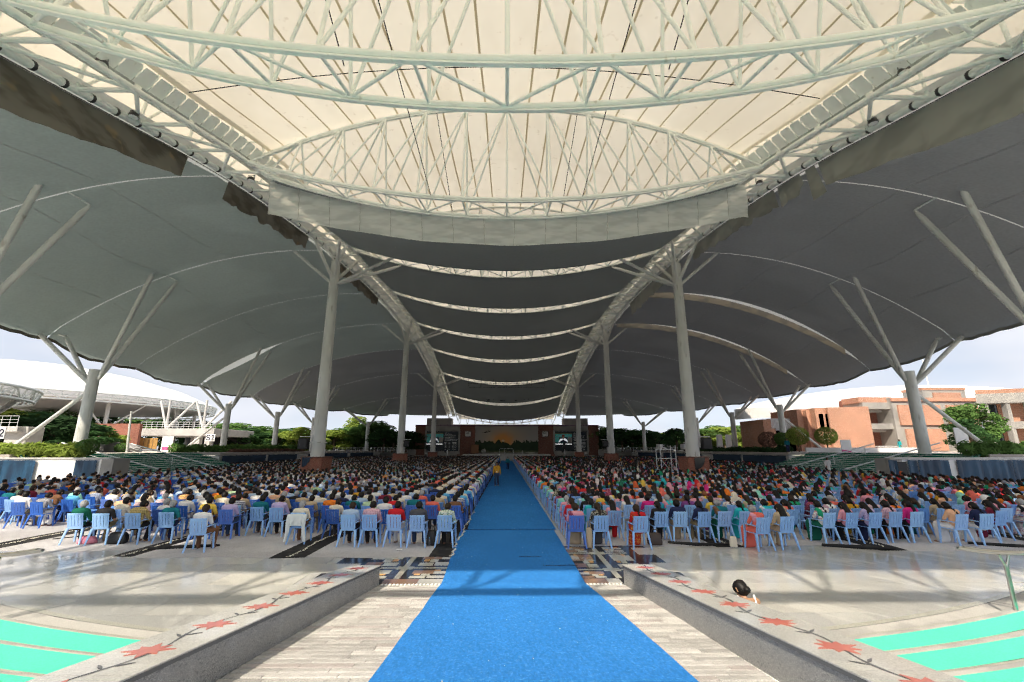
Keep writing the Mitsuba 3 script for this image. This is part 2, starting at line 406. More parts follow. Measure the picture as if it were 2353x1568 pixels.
# main trusses, one over each row of tall columns
def main_truss(sx, label):
    t = thing('main_truss', label, 'roof truss', 'long arched trusses over the columns')
    Y = np.linspace(-1.5, 143, 146)
    def ch(x, dz, y=Y): return np.stack([np.full_like(y, sx * x), y, zm(y) + dz], 1)
    put(t, 'inner_chord', MB().poly(ch(XI, 0), .135, 10), 'white_steel', True)
    put(t, 'outer_chord', MB().poly(ch(XO, 0), .165, 12), 'white_steel', True)
    put(t, 'upper_chord', MB().poly(ch(XI + .15, 2.1), .12, 8), 'white_steel', True)
    put(t, 'upper_chord', MB().poly(ch(XO - .2, 2.1), .12, 8), 'white_steel', True)
    # gutter sheet between the chords, with a turned-down lip on each side
    yy = np.linspace(-1, 142, 120)
    P = np.stack([np.stack([np.full_like(yy, sx * x), yy, zm(yy) + z], 1) for x, z in ((15.60, .98), (15.65, .82), (16.60, .82), (16.65, .98))], 1)
    put(t, 'gutter', MB().sheet(P if sx > 0 else P[:, ::-1], .03), 'gutter_metal')
    # collars of the lacing on the outer chord
    y = 9.5
    while y < 62:
        c = np.array([sx * XO, y, zm(y)]); d = np.array([0, .06, zm(y + .06) - zm(y)])
        put(t, 'collar', MB().tube(c - d, c + d, .185, 12, cap=True), 'dark_metal', False)
        y += 1.15 if y < 30 else 1.6
    # lacing rail under the outer chord
    yl = np.linspace(8, 141, 134)
    put(t, 'lacing_rail', MB().poly(np.stack([np.full_like(yl, sx * (XO + .24)), yl, zm(yl) - .16], 1), .022, 6), 'dark_metal', True)
    # bracing
    nodes = np.arange(0.5, 142, 3.05)
    far = MB()
    for i, y0 in enumerate(nodes[:-1]):
        y1 = nodes[i + 1]; ym = (y0 + y1) / 2
        p = lambda x, dz, y: (sx * x, y, float(zm(y)) + dz)
        near = y0 < 62
        def bar(nm, a, b, r, n=8):
            if near: put(t, nm, MB().tube(a, b, r, n), 'white_steel', True)
            else: far.tube(a, b, r, 6)
        bar('cross_strut', p(XI, 0, y0), p(XO, 0, y0), .095)
        a, b = (XI, XO) if i % 2 else (XO, XI)
        bar('diagonal', p(a, 0, y0), p(b, 0, y1), .085)
        bar('post', p(XO, 0, y0), p(XO - .2, 2.1, y0), .075)
        bar('post', p(XI, 0, y0), p(XI + .15, 2.1, y0), .075)
        bar('web_brace', p(XO, 0, y0), p(XO - .2, 2.1, ym), .065)
        bar('web_brace', p(XI, 0, y0), p(XI + .15, 2.1, ym), .065)
        bar('upper_strut', p(XI + .15, 2.1, y0), p(XO - .2, 2.1, y0), .06)
    stuff(put(t, 'bracing', far, 'white_steel', True))
    # clamp brackets that hold the edge of the cream membrane: one folded plate every 0.78 m
    y = 6.0
    rest = MB()
    while y < 140:
        m = MB()
        z0, z1 = float(zm(y)), float(zm(y + .72))
        a, b = np.array([sx * 14.86, y, z0 + .18]), np.array([sx * 14.42, y, z0 + .82])
        c, d = np.array([sx * 14.46, y + .66, z1 + .86]), np.array([sx * 14.90, y + .66, z1 + .20])
        e = np.array([sx * 14.52, y + .765, z1 + .76]); g = np.array([sx * 14.90, y + .765, z1 + .22])
        m.sheet(np.array([[a, b], [d, c]]) if sx > 0 else np.array([[b, a], [c, d]]), .012)
        m.sheet(np.array([[d, c], [g, e]]) if sx > 0 else np.array([[c, d], [e, g]]), .012)
        if y < 40: put(t, 'clamp_bracket', m, 'white_steel')
        else: rest.v += m.v; rest.f += [f + rest.n for f in m.f]; rest.n += m.n
        y += .78
    stuff(put(t, 'far_brackets', rest, 'white_steel'))
    return t


main_truss(-1, 'long arched white pipe truss over the columns on the men side of the hall')
main_truss(1, 'long arched white pipe truss over the columns on the women side of the hall')


# lens-shaped trusses across the middle bay
def cross_truss(yc, label, parts, w=1.6):
    t = thing('cross_truss', label, 'roof truss', 'lens shaped trusses across the middle bay')
    n = 12; xs = np.linspace(-XI, XI, n + 1); xf = np.linspace(-XI, XI, 61)
    spread = lambda x: w * (.55 + .45 * (1 - (x / XI) ** 2))
    wn = w * (.70 if yc < 20 else 1)
    N = lambda x: np.array([x, yc - spread(x) * wn / w, chord_z(yc - spread(x) * wn / w, x)])
    F = lambda x: np.array([x, yc + spread(x) * (.93 if yc < 20 else 1), chord_z(yc + spread(x) * (.93 if yc < 20 else 1), x)])
    U = lambda x: np.array([x, yc, top_z(yc, x) - .25])
    r = .122 if yc < 20 else .115
    for nm, fn in (('lower_chord', N), ('lower_chord', F), ('upper_chord', U)):
        P = np.array([fn(x) for x in xf])
        put(t, nm, MB().poly(P, r, 10 if parts else 7), 'white_steel', True)
        if parts:                                        # the flat keder channel hung under each pipe
            Q = P + np.array([0, 0, -r - .035])
            S = np.stack([Q + np.array([0, s * .07, dz]) for s, dz in ((-1, .03), (-1, -.03), (1, -.03), (1, .03))], 1)
            put(t, 'keder_channel', MB().grid(S), 'white_steel')
    web = MB()
    def bar(nm, a, b, rr):
        if parts: put(t, nm, MB().tube(a, b, rr * (1.12 if yc < 20 else 1.1), 8), 'white_steel', True)
        else: web.tube(a, b, rr, 6)
    for i, x in enumerate(xs):
        bar('spacer', N(x), F(x), .052)
        if 0 < i < n:
            bar('upright', N(x), U(x), .058); bar('upright', F(x), U(x), .058)
        if i < n:
            x1 = xs[i + 1]
            a, b = (x, x1) if x < -1e-6 else (x1, x)     # diagonals climb towards the middle
            bar('diagonal', N(a), U(b), .056); bar('diagonal', F(a), U(b), .056)
            a, b = (x, x1) if i % 2 else (x1, x)
            bar('flat_brace', N(a), F(b), .052)
    if not parts: stuff(put(t, 'web', web, 'white_steel', True))
    return t


cross_truss(TRUSS_Y[0], 'lens shaped pipe truss closest to the ramp, its lower chords sweeping across the top', True)
cross_truss(TRUSS_Y[1], 'lens shaped pipe truss with the translucent net valance hung under its lower chord', True)
for i, y in enumerate(TRUSS_Y[2:]):
    cross_truss(y, ['first', 'second', 'third', 'fourth', 'fifth', 'sixth', 'seventh'][i] + ' lens truss beyond the net valance, seen through the gap between dark ceiling nets', False)

# near edge beam and far edge beam of the middle bay
for y, lb in ((0.0, 'straight edge truss of the roof above the foot of the ramp'), (143.2, 'thin straight edge truss of the roof above the stage mural')):
    t = thing('edge_truss', lb, 'roof truss')
    s = 1 if y < 50 else -1
    put(t, 'lower_pipe', MB().tube((-16.5, y, 10.05), (16.5, y, 10.05), .25, 10, cap=True), 'white_steel', True)
    put(t, 'upper_pipe', MB().tube((-15, y + s * .35, 11.85), (15, y + s * .35, 11.85), .08, 8, cap=True), 'white_steel', True)
    for k in range(13):
        x = -14.4 + 2.4 * k
        put(t, 'strut', MB().tube((x, y, 10.05), (x - .42, y + s * .35, 11.85), .07, 6), 'white_steel', True)
        put(t, 'strut', MB().tube((x, y, 10.05), (x + .42, y + s * .35, 11.85), .07, 6), 'white_steel', True)


# the cream membrane over the middle bay
def mem_z(x, y):
    z = top_z(y, x)
    for a, b in zip([.35] + TRUSS_Y, TRUSS_Y + [142.85]):
        if a <= y <= b:
            u = (y - a) / (b - a)
            z = z - .55 * math.sin(PI * u) * (1 - (x / 15) ** 2 * .6)
    e = min(1.0, max(0.0, (y - .35) / 10.5), max(0.0, (142.85 - y) / 8.0))
    e = e * e * (3 - 2 * e)
    return z * e + 11.92 * (1 - e)


xs = np.linspace(-14.5, 14.5, 31); ys = np.concatenate([np.linspace(a, b, 9)[:-1] for a, b in zip([.35] + TRUSS_Y, TRUSS_Y + [142.85])] + [[142.85]])
G = np.array([[(x, y, mem_z(x, y)) for y in ys] for x in xs])
t = thing('cream_membrane', 'cream translucent fabric vault over the middle bay of the hall', 'fabric roof')
put(t, 'canopy', MB().grid(G), 'membrane', True)
for sx in (-1, 1):                                        # the strips that close the roof over the main trusses
    yy = np.linspace(9.5, 141, 90)
    put(t, 'ridge_strip', MB().grid(np.array([[(sx * x, y, float(zm(y)) + z) for y in yy] for x, z in ((14.3, 1.25), (15.2, 2.35), (16.6, 2.6), (17.9, 1.6), (18.3, .45))])), 'membrane', True)
for k in range(21):                                       # double-welded seams, each strip a part
    x = -13.6 + 1.36 * k
    yy = np.linspace(.5, 42, 64)
    P = np.array([[(x + d, y, mem_z(x, y) - .02) for y in yy] for d in (-.055, .055)])
    put(t, 'seam', MB().grid(P), 'seam_tape', True)
for y in (17.5, 32.5):                                    # thin cross cables under the membrane
    xx = np.linspace(-14.3, 14.3, 40)
    put(t, 'cross_cable', MB().poly(np.array([(x, y + 1.6 * (1 - (x / 14.3) ** 2) * (1 if y < 20 else -1), mem_z(x, y) - .05) for x in xx]), .022, 5), 'dark_metal', True)

# dark shade nets under the middle bay, one between each two trusses
for i in range(1, len(TRUSS_Y) - 1):
    y0, y1 = TRUSS_Y[i] + (1.62 if i == 1 else 1.15), TRUSS_Y[i + 1] - 1.15
    P = []
    for x in np.linspace(-14.75, 14.75, 33):
        e = .45 * (abs(x) / 14.75) ** 2
        P.append([(x, y, chord_z(y, x) - .12 - .30 * math.sin(PI * (y - y0) / (y1 - y0))) for y in np.linspace(y0 - e, y1 + e, 14)])
    k = thing('ceiling_net', f'dark shade net of the middle bay, {ORD[i]} beyond the net valance', 'shade net', 'dark nets under the middle bay')
    put(k, None, MB().grid(P), 'net_center', True)

# net valance under the second truss
y = TRUSS_Y[1] + 1.62
P = []
for x in np.linspace(-15.05, 15.35, 220):
    z = float(chord_z(y, min(max(x, -15), 15)))
    a = abs(x) / 15
    drop = 1.72 + .55 * a ** 3
    P.append([(x + (.10 * v if x < 0 else -.06 * v), y + .06 + .10 * v + .05 * math.sin(v * 15 - 5 * a * a) * (.3 + .7 * a) + .06 * math.sin(x * 1.1 + v * 1.2) * v, z - .14 - drop * v) for v in np.linspace(0, 1, 15)])
t = thing('net_valance', 'translucent grey net valance hanging under the second truss in soft folds', 'net valance')
put(t, 'net', MB().grid(P), 'curtain_net', True)
for i in range(0, 220, 14):
    put(t, 'seam', MB().poly(np.array(P[i]) + np.array([0, -.025, 0]), .013, 4), 'net_seam', True)

# side vaults: dark nets, cream membrane above them, edge pipes
BAYS = [(8.0, 25.0)] + [(25.0 + 16 * k, 41.0 + 16 * k) for k in range(6)] + [(121.0, 138.5)]
SIDE = {-1: "men side", 1: "women side"}
for sx in (-1, 1):
    up = thing('side_membrane', f'pale membrane above the dark nets on the {SIDE[sx]}', 'fabric roof')
    for bi, (y0, y1) in enumerate(BAYS):
        g0 = (0, .055, .05, .03, .03, .03, .03, .03)[bi]
        g1 = (.055, .05, .03, .03, .03, .03, .03, .03)[bi]
        net = f'dark shade net vault on the {SIDE[sx]}, {ORD[bi + 1]} bay from the ramp'
        P = []
        ts = np.linspace(0, 1, 26)
        for tt in ts:
            a, b = y0 + g0, y1 - g1
            if sx > 0 and bi in (2, 3): b -= (1.9 if bi == 2 else 1.6) * math.sin(PI * min(1, tt * 1.05)) ** .6 if tt < .94 else 0
            if sx < 0 and bi in (3, 4):                       # a torn place where the net sags off its edge
                k_ = max(0, (tt - .62) / .38)
                if bi == 3: b -= .5 * math.sin(PI * min(1, k_)) + .15 * k_
                else: a += 1.6 * math.sin(PI * min(1, k_ * .95)) ** 1.2
            row = []
            for v in np.linspace(0, 1, 15):
                y = a + (b - a) * v
                q = side_pt(sx, y, tt)
                q[2] -= (.55 * math.sin(PI * v) * (.25 + .75 * tt) + .10 * math.sin(3 * PI * v + 5 * tt) * math.sin(PI * v))
                if tt > .97: q[2] -= .20 + .16 * nrg.random()
                row.append(q)
            P.append(row)
        P = np.array(P)
        k = thing('side_net', net, 'shade net', f'dark net vaults on the {SIDE[sx]}')
        put(k, 'net', MB().grid(P), 'net_green' if sx < 0 and bi < 5 else 'net_grey', True)
        hem = np.array([[q + np.array([0, 0, dz]) for q in P[-1]] for dz in (0, -.28)])
        put(k, 'hem', MB().grid(hem), 'cloth_brown' if sx < 0 and bi < 3 else 'cloth_grey', True)
        if bi < 4:                                        # pale sewn seams of the net
            for tt in (9, 15, 20):
                put(k, 'seam', MB().poly(P[tt] + np.array([0, 0, -.02]), .011, 4), 'net_seam', True)
        Q = np.array([[side_pt(sx, y, tt) + np.array([sx * .3 * tt, 0, .62 + .5 * math.sin(PI * tt)]) for y in np.linspace(y0, y1, 9)] for tt in np.linspace(-.05, 1.0, 16)])
        put(up, 'panel', MB().grid(Q), 'white_membrane', True)
    # edge pipe, from support to support
    t = thing('edge_pipe', f'white edge pipe along the outer rim of the roof on the {SIDE[sx]}', 'roof edge')
    for (y0, y1) in BAYS:
        yy = np.linspace(y0, y1, 12)
        put(t, 'pipe', MB().poly(np.array([side_pt(sx, y, 1.0) + np.array([sx * .15, 0, .12]) for y in yy]), .14, 8), 'white_steel', True)
        if y0 > 70 or (sx < 0 and y0 > 40):
            put(t, 'upper_pipe', MB().poly(np.array([side_pt(sx, y, 1.0) + np.array([sx * .15, 0, .80]) for y in yy]), .07, 6), 'white_steel', True)
            for y in np.arange(y0, y1, 1.6):
                put(t, 'strut', MB().tube(side_pt(sx, y, 1.0) + np.array([sx * .15, 0, .12]), side_pt(sx, y + .8, 1.0) + np.array([sx * .15, 0, .8]), .04, 5), 'white_steel', True)
# tan valances in the two wide slits of the women side
for y, lb in ((56.7, 'tan cloth strip in the wide slit closer to the ramp'), (72.8, 'tan cloth strip in the wide slit farther from the ramp')):
    P = np.array([[side_pt(1, y, tt) + np.array([0, .02, (.30 if dz == 0 else -.55) + dz * (.03 * math.sin(tt * 60))]) for dz in (0, 1)] for tt in np.linspace(.02, .9, 40)])
    k = thing('slit_valance', lb, 'valance')
    put(k, None, MB().grid(P), 'cloth_tan', True)


# cloth flaps that hang from the outer chord of the main trusses
def flap(sx, y0, y1, d0, d1, m, label, torn=0):
    yy = np.linspace(y0, y1, 70); P = []
    for j, y in enumerate(yy):
        u = (y - y0) / (y1 - y0)
        d = d0 + (d1 - d0) * u + .02 * math.sin(y * 2.1) + (.25 * abs(math.sin(y * 1.7)) if torn else 0)
        x = sx * (XO + .26)
        P.append([(x + sx * (.10 * v * math.sin(y * 2.3) + .05 * v * math.sin(y * 6.1) + .25 * v * (.3 if not torn else 1)), y + .12 * v * math.sin(y * 1.3), float(zm(y)) - .18 - d * v) for v in np.linspace(0, 1, 6)])
    k = thing('cloth_flap', label, 'hanging cloth')
    put(k, None, MB().grid(P), m, True)


flap(-1, 7.0, 22.4, 2.3, 1.25, 'cloth_brown', 'long stained brown cloth flap under the men side truss, with a cut end')
flap(-1, 26.0, 37.6, 1.15, .95, 'cloth_brown', 'shorter brown cloth flap under the truss next to the net valance', 1)
flap(-1, 43.5, 60.0, .8, .9, 'cloth_brown', 'dark cloth flap under the truss past the first tall column, men side', 1)
flap(1, 7.0, 22.6, 2.5, 1.45, 'cloth_grey', 'long pale grey cloth flap under the truss on the women side')
flap(1, 22.9, 23.7, 1.5, 1.9, 'cloth_grey', 'narrow torn cloth strip dangling by the end of the pale grey flap', 1)
flap(1, 24.2, 26.4, .55, 1.25, 'cloth_grey', 'short bunched grey cloth beside the dangling strip', 1)
flap(1, 26.8, 40.0, 1.0, .9, 'cloth_grey', 'grey cloth flap on the women side between net valance and tall column', 1)
flap(1, 43.5, 62.0, .9, 1.5, 'cloth_grey', 'grey cloth flap past the first tall column on the women side', 1)


# ------------------------------------------------------------------ columns
def arm(t, a, b, r=.15, nm='arm'):
    a, b = np.asarray(a, float), np.asarray(b, float); d = (b - a) / np.linalg.norm(b - a)
    put(t, nm, MB().poly([a, a + d * .9, b - d * .8, b], [r * .75, r, r, r * .45], 10, cap=True), 'column_paint', 40)


def tall_column(sx, y, label):
    t = thing('tall_column', label, 'column', 'tall columns along the hall')
    x = sx * 16.4
    top = float(zm(y)) - 1.55
    put(t, 'shaft', MB().poly([(x, y, 1.9), (x, y, 3.3), (x, y, 3.35), (x, y, top - 2), (x, y, top)], [.60, .58, .56, .43, .41], 24, cap=True), 'column_paint', 40)
    put(t, 'collar', MB().lathe([(.58, -.05), (.70, -.05), (.70, .05), (.58, .05)], 24, (x, y, 3.35)), 'column_paint')
    p = MB().cbox((x, y, 1.03), (1.75, 2.4, 2.06), .03)
    put(t, 'plinth', p, 'brick_red')
    put(t, 'cap_slab', MB().cbox((x, y, 2.11), (1.85, 2.5, .08), .015), 'brick_dark')
    j = top - 2.0
    for dy in (-3.05, 3.05):
        z = float(zm(y + dy))
        arm(t, (x, y, j), (sx * XO, y + dy, z), .15); arm(t, (x, y, j), (sx * XI, y + dy, z), .15)
    arm(t, (x, y, j - .3), (sx * 21.0, y, float(zm(y)) + .05), .14)
    for dy in (-1.1, 1.1): arm(t, (x, y, j - .3), (sx * 10.4, y + dy, float(chord_z(y, 10.4)) - .05), .15)
    arm(t, (x, y, top - .1), (sx * XI, y - .9, float(zm(y - .9))), .10); arm(t, (x, y, top - .1), (sx * XI, y + .9, float(zm(y + .9))), .10)
    arm(t, (x, y, top - .1), (sx * XO, y, float(zm(y))), .10)
    return t


for i, y in enumerate((41.0, 73.0, 105.0)):
    for sx in (-1, 1): tall_column(sx, y, f'tall white column on a brick plinth, {ORD[i + 1]} from the ramp on the {SIDE[sx]}')

OUT = {25.0: 31.3, 41.0: 37.05, 73.0: 43.9, 89.0: 43.95, 105.0: 43.5, 121.0: 36.0}
for i, (y, X) in enumerate(OUT.items()):
    for sx in (-1, 1):
        where = ['only its arms in view', 'first with shaft in view', 'second with shaft in view', 'third with shaft in view', 'fourth with shaft in view', 'last one before the stage'][i]
        t = thing('rim_column', f'white rim column with four arms, {SIDE[sx]}, {where}', 'column', 'white columns along the rim of the roof')
        x = sx * X; b = 2.35 if y > 30 else 0
        put(t, 'shaft', MB().poly([(x, y, b), (x, y, 9.75)], [.47, .44], 20, cap=True), 'column_paint', 40)
        ee = xe(y); tt = (X - 5.0 - 17.75) / (ee - 17.75)
        for dy in (-1.5, 1.5):
            arm(t, (x - sx * .45, y, 8.9), (sx * (X - 4.8), y + dy, float(side_z(y, tt)) - .3), .19)
            arm(t, (x + sx * .45, y, 8.6), (sx * (ee - .1), y + dy, 13.25), .19)
        put(t, 'tie_bar', MB().tube((sx * (X - 4.8), y - 1.5, float(side_z(y, tt)) - .3), (sx * (X - 4.8), y + 1.5, float(side_z(y, tt)) - .3), .05, 6), 'white_steel', True)
        put(t, 'rim_bar', MB().tube((sx * (ee - .1), y - 1.6, 13.25), (sx * (ee - .1), y + 1.6, 13.25), .13, 8, cap=True), 'white_steel', True)
        if y in (41.0, 73.0): arm(t, (x + sx * .4, y, 7.6), (sx * (X + 6.2), y, 2.5), .17, 'brace')

# cables and lamps under the cream membrane
for sx in (-1, 1):
    for i, (a, b) in enumerate((((sx * 4.2, 22.7, float(chord_z(22.7, 4.2))), (sx * 4.35, 10.6, 17.6)), ((sx * 3.3, 25.0, 16.8), (sx * 4.4, 24.3, 23.3)), ((sx * 5.3, 12.4, 14.9), (sx * 6.4, 10.9, 19.0)))):
        k = thing('stay_cable', ['long dark stay cable rising from the second truss to the first', 'short dark stay cable between the chords of the second truss', 'dark stay cable at the top among the chords of the first truss'][i] + f', {SIDE[sx]}', 'cable')
        put(k, None, MB().tube(a, b, .020, 6), 'cable_black', True)
    for i, (x, y, z) in enumerate(((16.6, 17.6, -.15), (15.9, 25.4, -.25), (15.0, 14.2, .25))):
        k = thing('flood_lamp', f'black round flood lamp on the truss, {["middle", "far", "near"][i]} of three, {SIDE[sx]}', 'lamp', 'flood lamps on the main trusses')
        c = np.array([sx * x, y, float(zm(y)) + z])
        put(k, 'housing', MB().lathe([(.0, .12), (.14, .10), (.19, .0), (.21, -.10), (.19, -.12)], 14, c), 'dark_metal', 30)
        put(k, 'glass', MB().lathe([(.0, -.112), (.185, -.112)][::-1], 14, c), 'plain_white')
        put(k, 'yoke', MB().poly([c + np.array([-.22, 0, 0]), c + np.array([-.2, 0, .24]), c + np.array([.2, 0, .24]), c + np.array([.22, 0, 0])], .018, 5), 'dark_metal')
# ------------------------------------------------------------------ ground, plaza, ramp, steps
K = .1164                                                  # slope of the ramp
def ramp_z(y): return max(0.0, (10.58 - y) * K)


def struct(name, mesh, bsdf, smooth=False, label=None):
    k = thing(name, label, None, None, 'structure')
    if mesh is not None: put(k, None, mesh, bsdf, smooth)
    return k


struct('ground', MB().grid([[(x, y, -.06) for y in (-900, -60, 34, 160, 1500)] for x in (-1500, -60, 60, 1500)]), 'ground_soil')
struct('hall_floor', MB().grid([[(x, y, -.012) for y in (-3, 40, 80, 131)] for x in (-60, -20, 20, 60)]), 'granite_grey')

# granite slabs of the open plaza, laid in running bond
floor = struct('plaza_floor', MB().grid([[(x, y, -.006) for y in (6.5, 11, 14.9)] for x in (-22, 0, 22)]), 'granite_cool')
SL, SW = 1.8, .9
for r in range(8):
    y0 = 7.9 + SW * r
    for c in range(-8, 8):
        x0 = c * SL + (SL / 2 if r % 2 else 0)
        x1, y1 = x0 + SL, y0 + SW
        xm, ym = (x0 + x1) / 2, (y0 + y1) / 2
        if abs(xm) < 4.4 and ym > 10.2: continue
        if abs(xm) < 3.6: continue
        if math.hypot(xm, ym - 30) > 22.9: continue
        put(floor, 'slab', MB().box((xm, ym, -.002), (SL - .006, SW - .006, .012)), rng.choice(['granite_grey', 'granite_grey', 'granite_warm', 'granite_cool']))

# inlaid marble pattern on both sides of the carpet
pat = struct('inlay_floor', MB().grid([[(x, y, .003) for y in (10.6, 14.45)] for x in (-4.25, 4.05)]), 'granite_black', label='floor of dark granite with inlaid pale, brown and ochre marble')


def tile(x0, x1, y0, y1, m):
    if x1 < x0: x0, x1 = x1, x0
    put(pat, 'tile', MB().cbox(((x0 + x1) / 2, (y0 + y1) / 2, .0045), (x1 - x0 - .004, y1 - y0 - .004, .009), .002), m)


for sx, c0 in ((-1, -2.42), (1, 2.52)):
    yb = 11.95 if sx < 0 else 11.75
    lim = (-3.5, -1.36) if sx < 0 else (1.70, 3.32)
    for cy in ((yb, yb + 1.75) if sx > 0 else (yb,)):
        tile(c0 - .20, c0 + .20, cy - .14, cy + .14, 'stone_light')
        for s in (-1, 1):
            L = lim[0] if s < 0 else lim[1]
            if abs(L - (c0 + s * .2)) > .1:
                tile(c0 + s * .2, L, cy - .05, cy + .05, 'stone_light')
        for (ya, yc) in ((cy + .14, min(14.3, cy + 1.60)), (max(11.02, cy - .92), cy - .14)):
            if yc - ya < .1: continue
            tile(c0 - .07, c0 + .07, ya, yc, 'stone_light')
            h = yc - ya
            for s in (-1, 1):
                L = lim[0] if s < 0 else lim[1]
                a = c0 + s * .24; w = abs(L - a)
                e = lambda f: a + s * w * f
                if w < .3: continue
                tile(e(.02), e(.62), ya + h * .52, ya + h * .93, 'stone_light' if (s > 0) == (sx > 0) else 'stone_brown')
                tile(e(.62), e(.98), ya + h * .52, ya + h * .80, 'granite_cool')
                tile(e(.62), e(.80), ya + h * .80, ya + h * .95, 'stone_ochre')
                tile(e(.30), e(.55), ya + h * .30, ya + h * .50, 'stone_light')
                tile(e(.10), e(.28), ya + h * .36, ya + h * .50, 'stone_ochre')
                tile(e(.50), e(.98), ya + h * .06, ya + h * .30, 'stone_brown' if s < 0 else 'granite_cool')
                tile(e(.02), e(.46), ya + h * .04, ya + h * .26, 'stone_light')
for x0, x1 in ((-2.66, -1.9), (-1.9, -1.36), (1.7, 2.2), (2.2, 2.5)): tile(x0, x1, 10.62, 10.98, 'granite_cool' if x0 in (-1.9, 2.2) else 'stone_brown')
k = thing('drain_grate', 'pale slotted drain strip across the foot of the ramp', 'drain')
put(k, 'channel', MB().box((-.1, 10.54, .004), (5.12, .10, .012)), 'stone_light')
for i in range(64):
    x = -2.6 + i * .08
    if -1.36 < x < 1.72: continue
    put(k, 'slat', MB().box((x, 10.54, .014), (.035, .085, .012)), 'plain_white')

# ramp: courses of split stone, every strip a piece
ramp = struct('ramp', MB().grid([[(x, y, (10.50 - y) * K - .003) for y in (-6, 3, 10.50)] for x in (-3.0, 2.75)]), 'paver_base', label='stone ramp of ribbed pavers that rises towards the camera')
RA = math.atan(K)
RX = rotx(-RA)
y, row = 10.44, 0
while y > 1.8:
    d = .146
    for (a, b) in ((-2.74, -1.27), (1.70, 2.56)):
        cuts = [a] + sorted(a + (b - a) * u for u in ((.36 + .1 * math.sin(row), .76 + .1 * math.cos(row * 1.7)) if a < 0 else (.52 + .16 * math.sin(row * 1.3),))) + [b]
        for x0, x1 in zip(cuts[:-1], cuts[1:]):
            m = 'paver_%d' % rng.choices([0, 1, 2, 3], [4, 3, 4, 2])[0]
            ym = y - d / 2
            put(ramp, 'paver', MB().cbox(((x0 + x1) / 2, ym, (10.50 - ym) * K - .004), (x1 - x0 - .003, d - .034 + rng.uniform(-.004, .004), .034), .006, RX), m)
    y -= d; row += 1

# flanking walls with inlaid coping
VINE = []
for sx, lab in ((-1, 'speckled granite wall with flower inlaid coping beside the ramp, men side'), (1, 'speckled granite wall with flower inlaid coping beside the ramp, women side')):
    t = thing('ramp_wall', lab, 'wall')
    yy = np.linspace(10.5, 1.2, 24)
    inn = lambda y: sx * (2.66 if sx < 0 else 2.50) + sx * .016 * (10.5 - y)
    wd = .62
    top = lambda y: (10.58 - y) * K + .345
    A = np.array([[inn(y), y] for y in yy]); B = np.array([[inn(y) + sx * wd, y] for y in yy])
    bot = np.array([min(-.02, 0) if True else 0 for y in yy])
    body = MB()
    L = lambda P, z: np.column_stack([P, z])
    zt = np.array([top(y) for y in yy])
    body.grid(np.stack([L(A, bot), L(A, zt)])); body.grid(np.stack([L(B, zt), L(B, bot)]))
    body.grid(np.stack([L(A[:1], bot[:1])[0], L(B[:1], bot[:1])[0], L(A[:1], zt[:1])[0], L(B[:1], zt[:1])[0]]).reshape(2, 2, 3))
    put(t, 'face', body, 'wall_granite')
    # coping slabs, joints left open
    edges = np.linspace(10.53, 1.2, 8)
    for a, b in zip(edges[:-1], edges[1:]):
        s = MB()
        P = lambda x0, y, dz: (x0, y, top(y) + dz)
        a2, b2 = a, b + .006
        i0, i1 = inn(a) - sx * .022, inn(b) - sx * .022
        o0, o1 = inn(a) + sx * (wd + .02), inn(b) + sx * (wd + .02)
        lo = [P(i0, a2, 0), P(o0, a2, 0), P(o1, b2, 0), P(i1, b2, 0)]; hi = [P(i0, a2, .042), P(o0, a2, .042), P(o1, b2, .042), P(i1, b2, .042)]
        v = lo + hi
        s.add(v, [[0, 1, 2, 3], [4, 7, 6, 5], [0, 4, 5, 1], [1, 5, 6, 2], [2, 6, 7, 3], [3, 7, 4, 0]])
        put(t, 'coping_slab', s, 'coping')
    e_ = MB(); e_.grid(np.stack([L(np.array([[inn(y) - sx * .024, y] for y in yy]), zt - .004), L(np.array([[inn(y) - sx * .024, y] for y in yy]), zt + .030)]))
    put(t, 'coping_edge', e_, 'coping_edge')
    # inlay: red stars on a winding dark stem with leaves
    cx = lambda y: inn(y) + sx * wd * .52
    tz = lambda y: top(y) + .0445
    Y = np.linspace(10.35, 1.4, 160)
    ph = lambda y: .075 * math.sin((10.2 - y) * 2 * PI / 1.84 + (.6 if sx < 0 else 2.2))
    stem = np.array([[(cx(y) + ph(y) + s * (.009 + .007 * math.sin(y * 6) ** 2), y, tz(y)) for y in Y] for s in (-1, 1)])
    put(t, 'stem', MB().grid(stem), 'inlay_black')
    n = 0
    fy = 10.0
    while fy > 2:
        pts = []
        for q in range(16):
            rr = (.205 if q % 2 == 0 else .115) * (1.12 if q % 4 == 0 else .92)
            g = q * PI / 8 + .2
            pts.append((cx(fy) + math.cos(g) * rr * .92, fy + math.sin(g) * rr))
        z = np.array([tz(p[1]) for p in pts])
        put(t, 'flower', MB().prism(pts, z - .003, z + .0025), 'inlay_red')
        for s in (-1, 1):
            ly = fy - .46 + s * .03; lx = cx(ly) + ph(ly)
            leafp = [(lx + s * u * .115, ly + u * .10 + w * .022 * math.sin(PI * u)) for u, w in ((.1, 0), (.4, 1), (.7, 1), (1, 0), (.7, -1), (.4, -1))]
            zz = np.array([tz(p[1]) for p in leafp])
            put(t, 'inlay_leaf', MB().prism(leafp, zz - .003, zz + .0022), 'inlay_black')
        fy -= .92

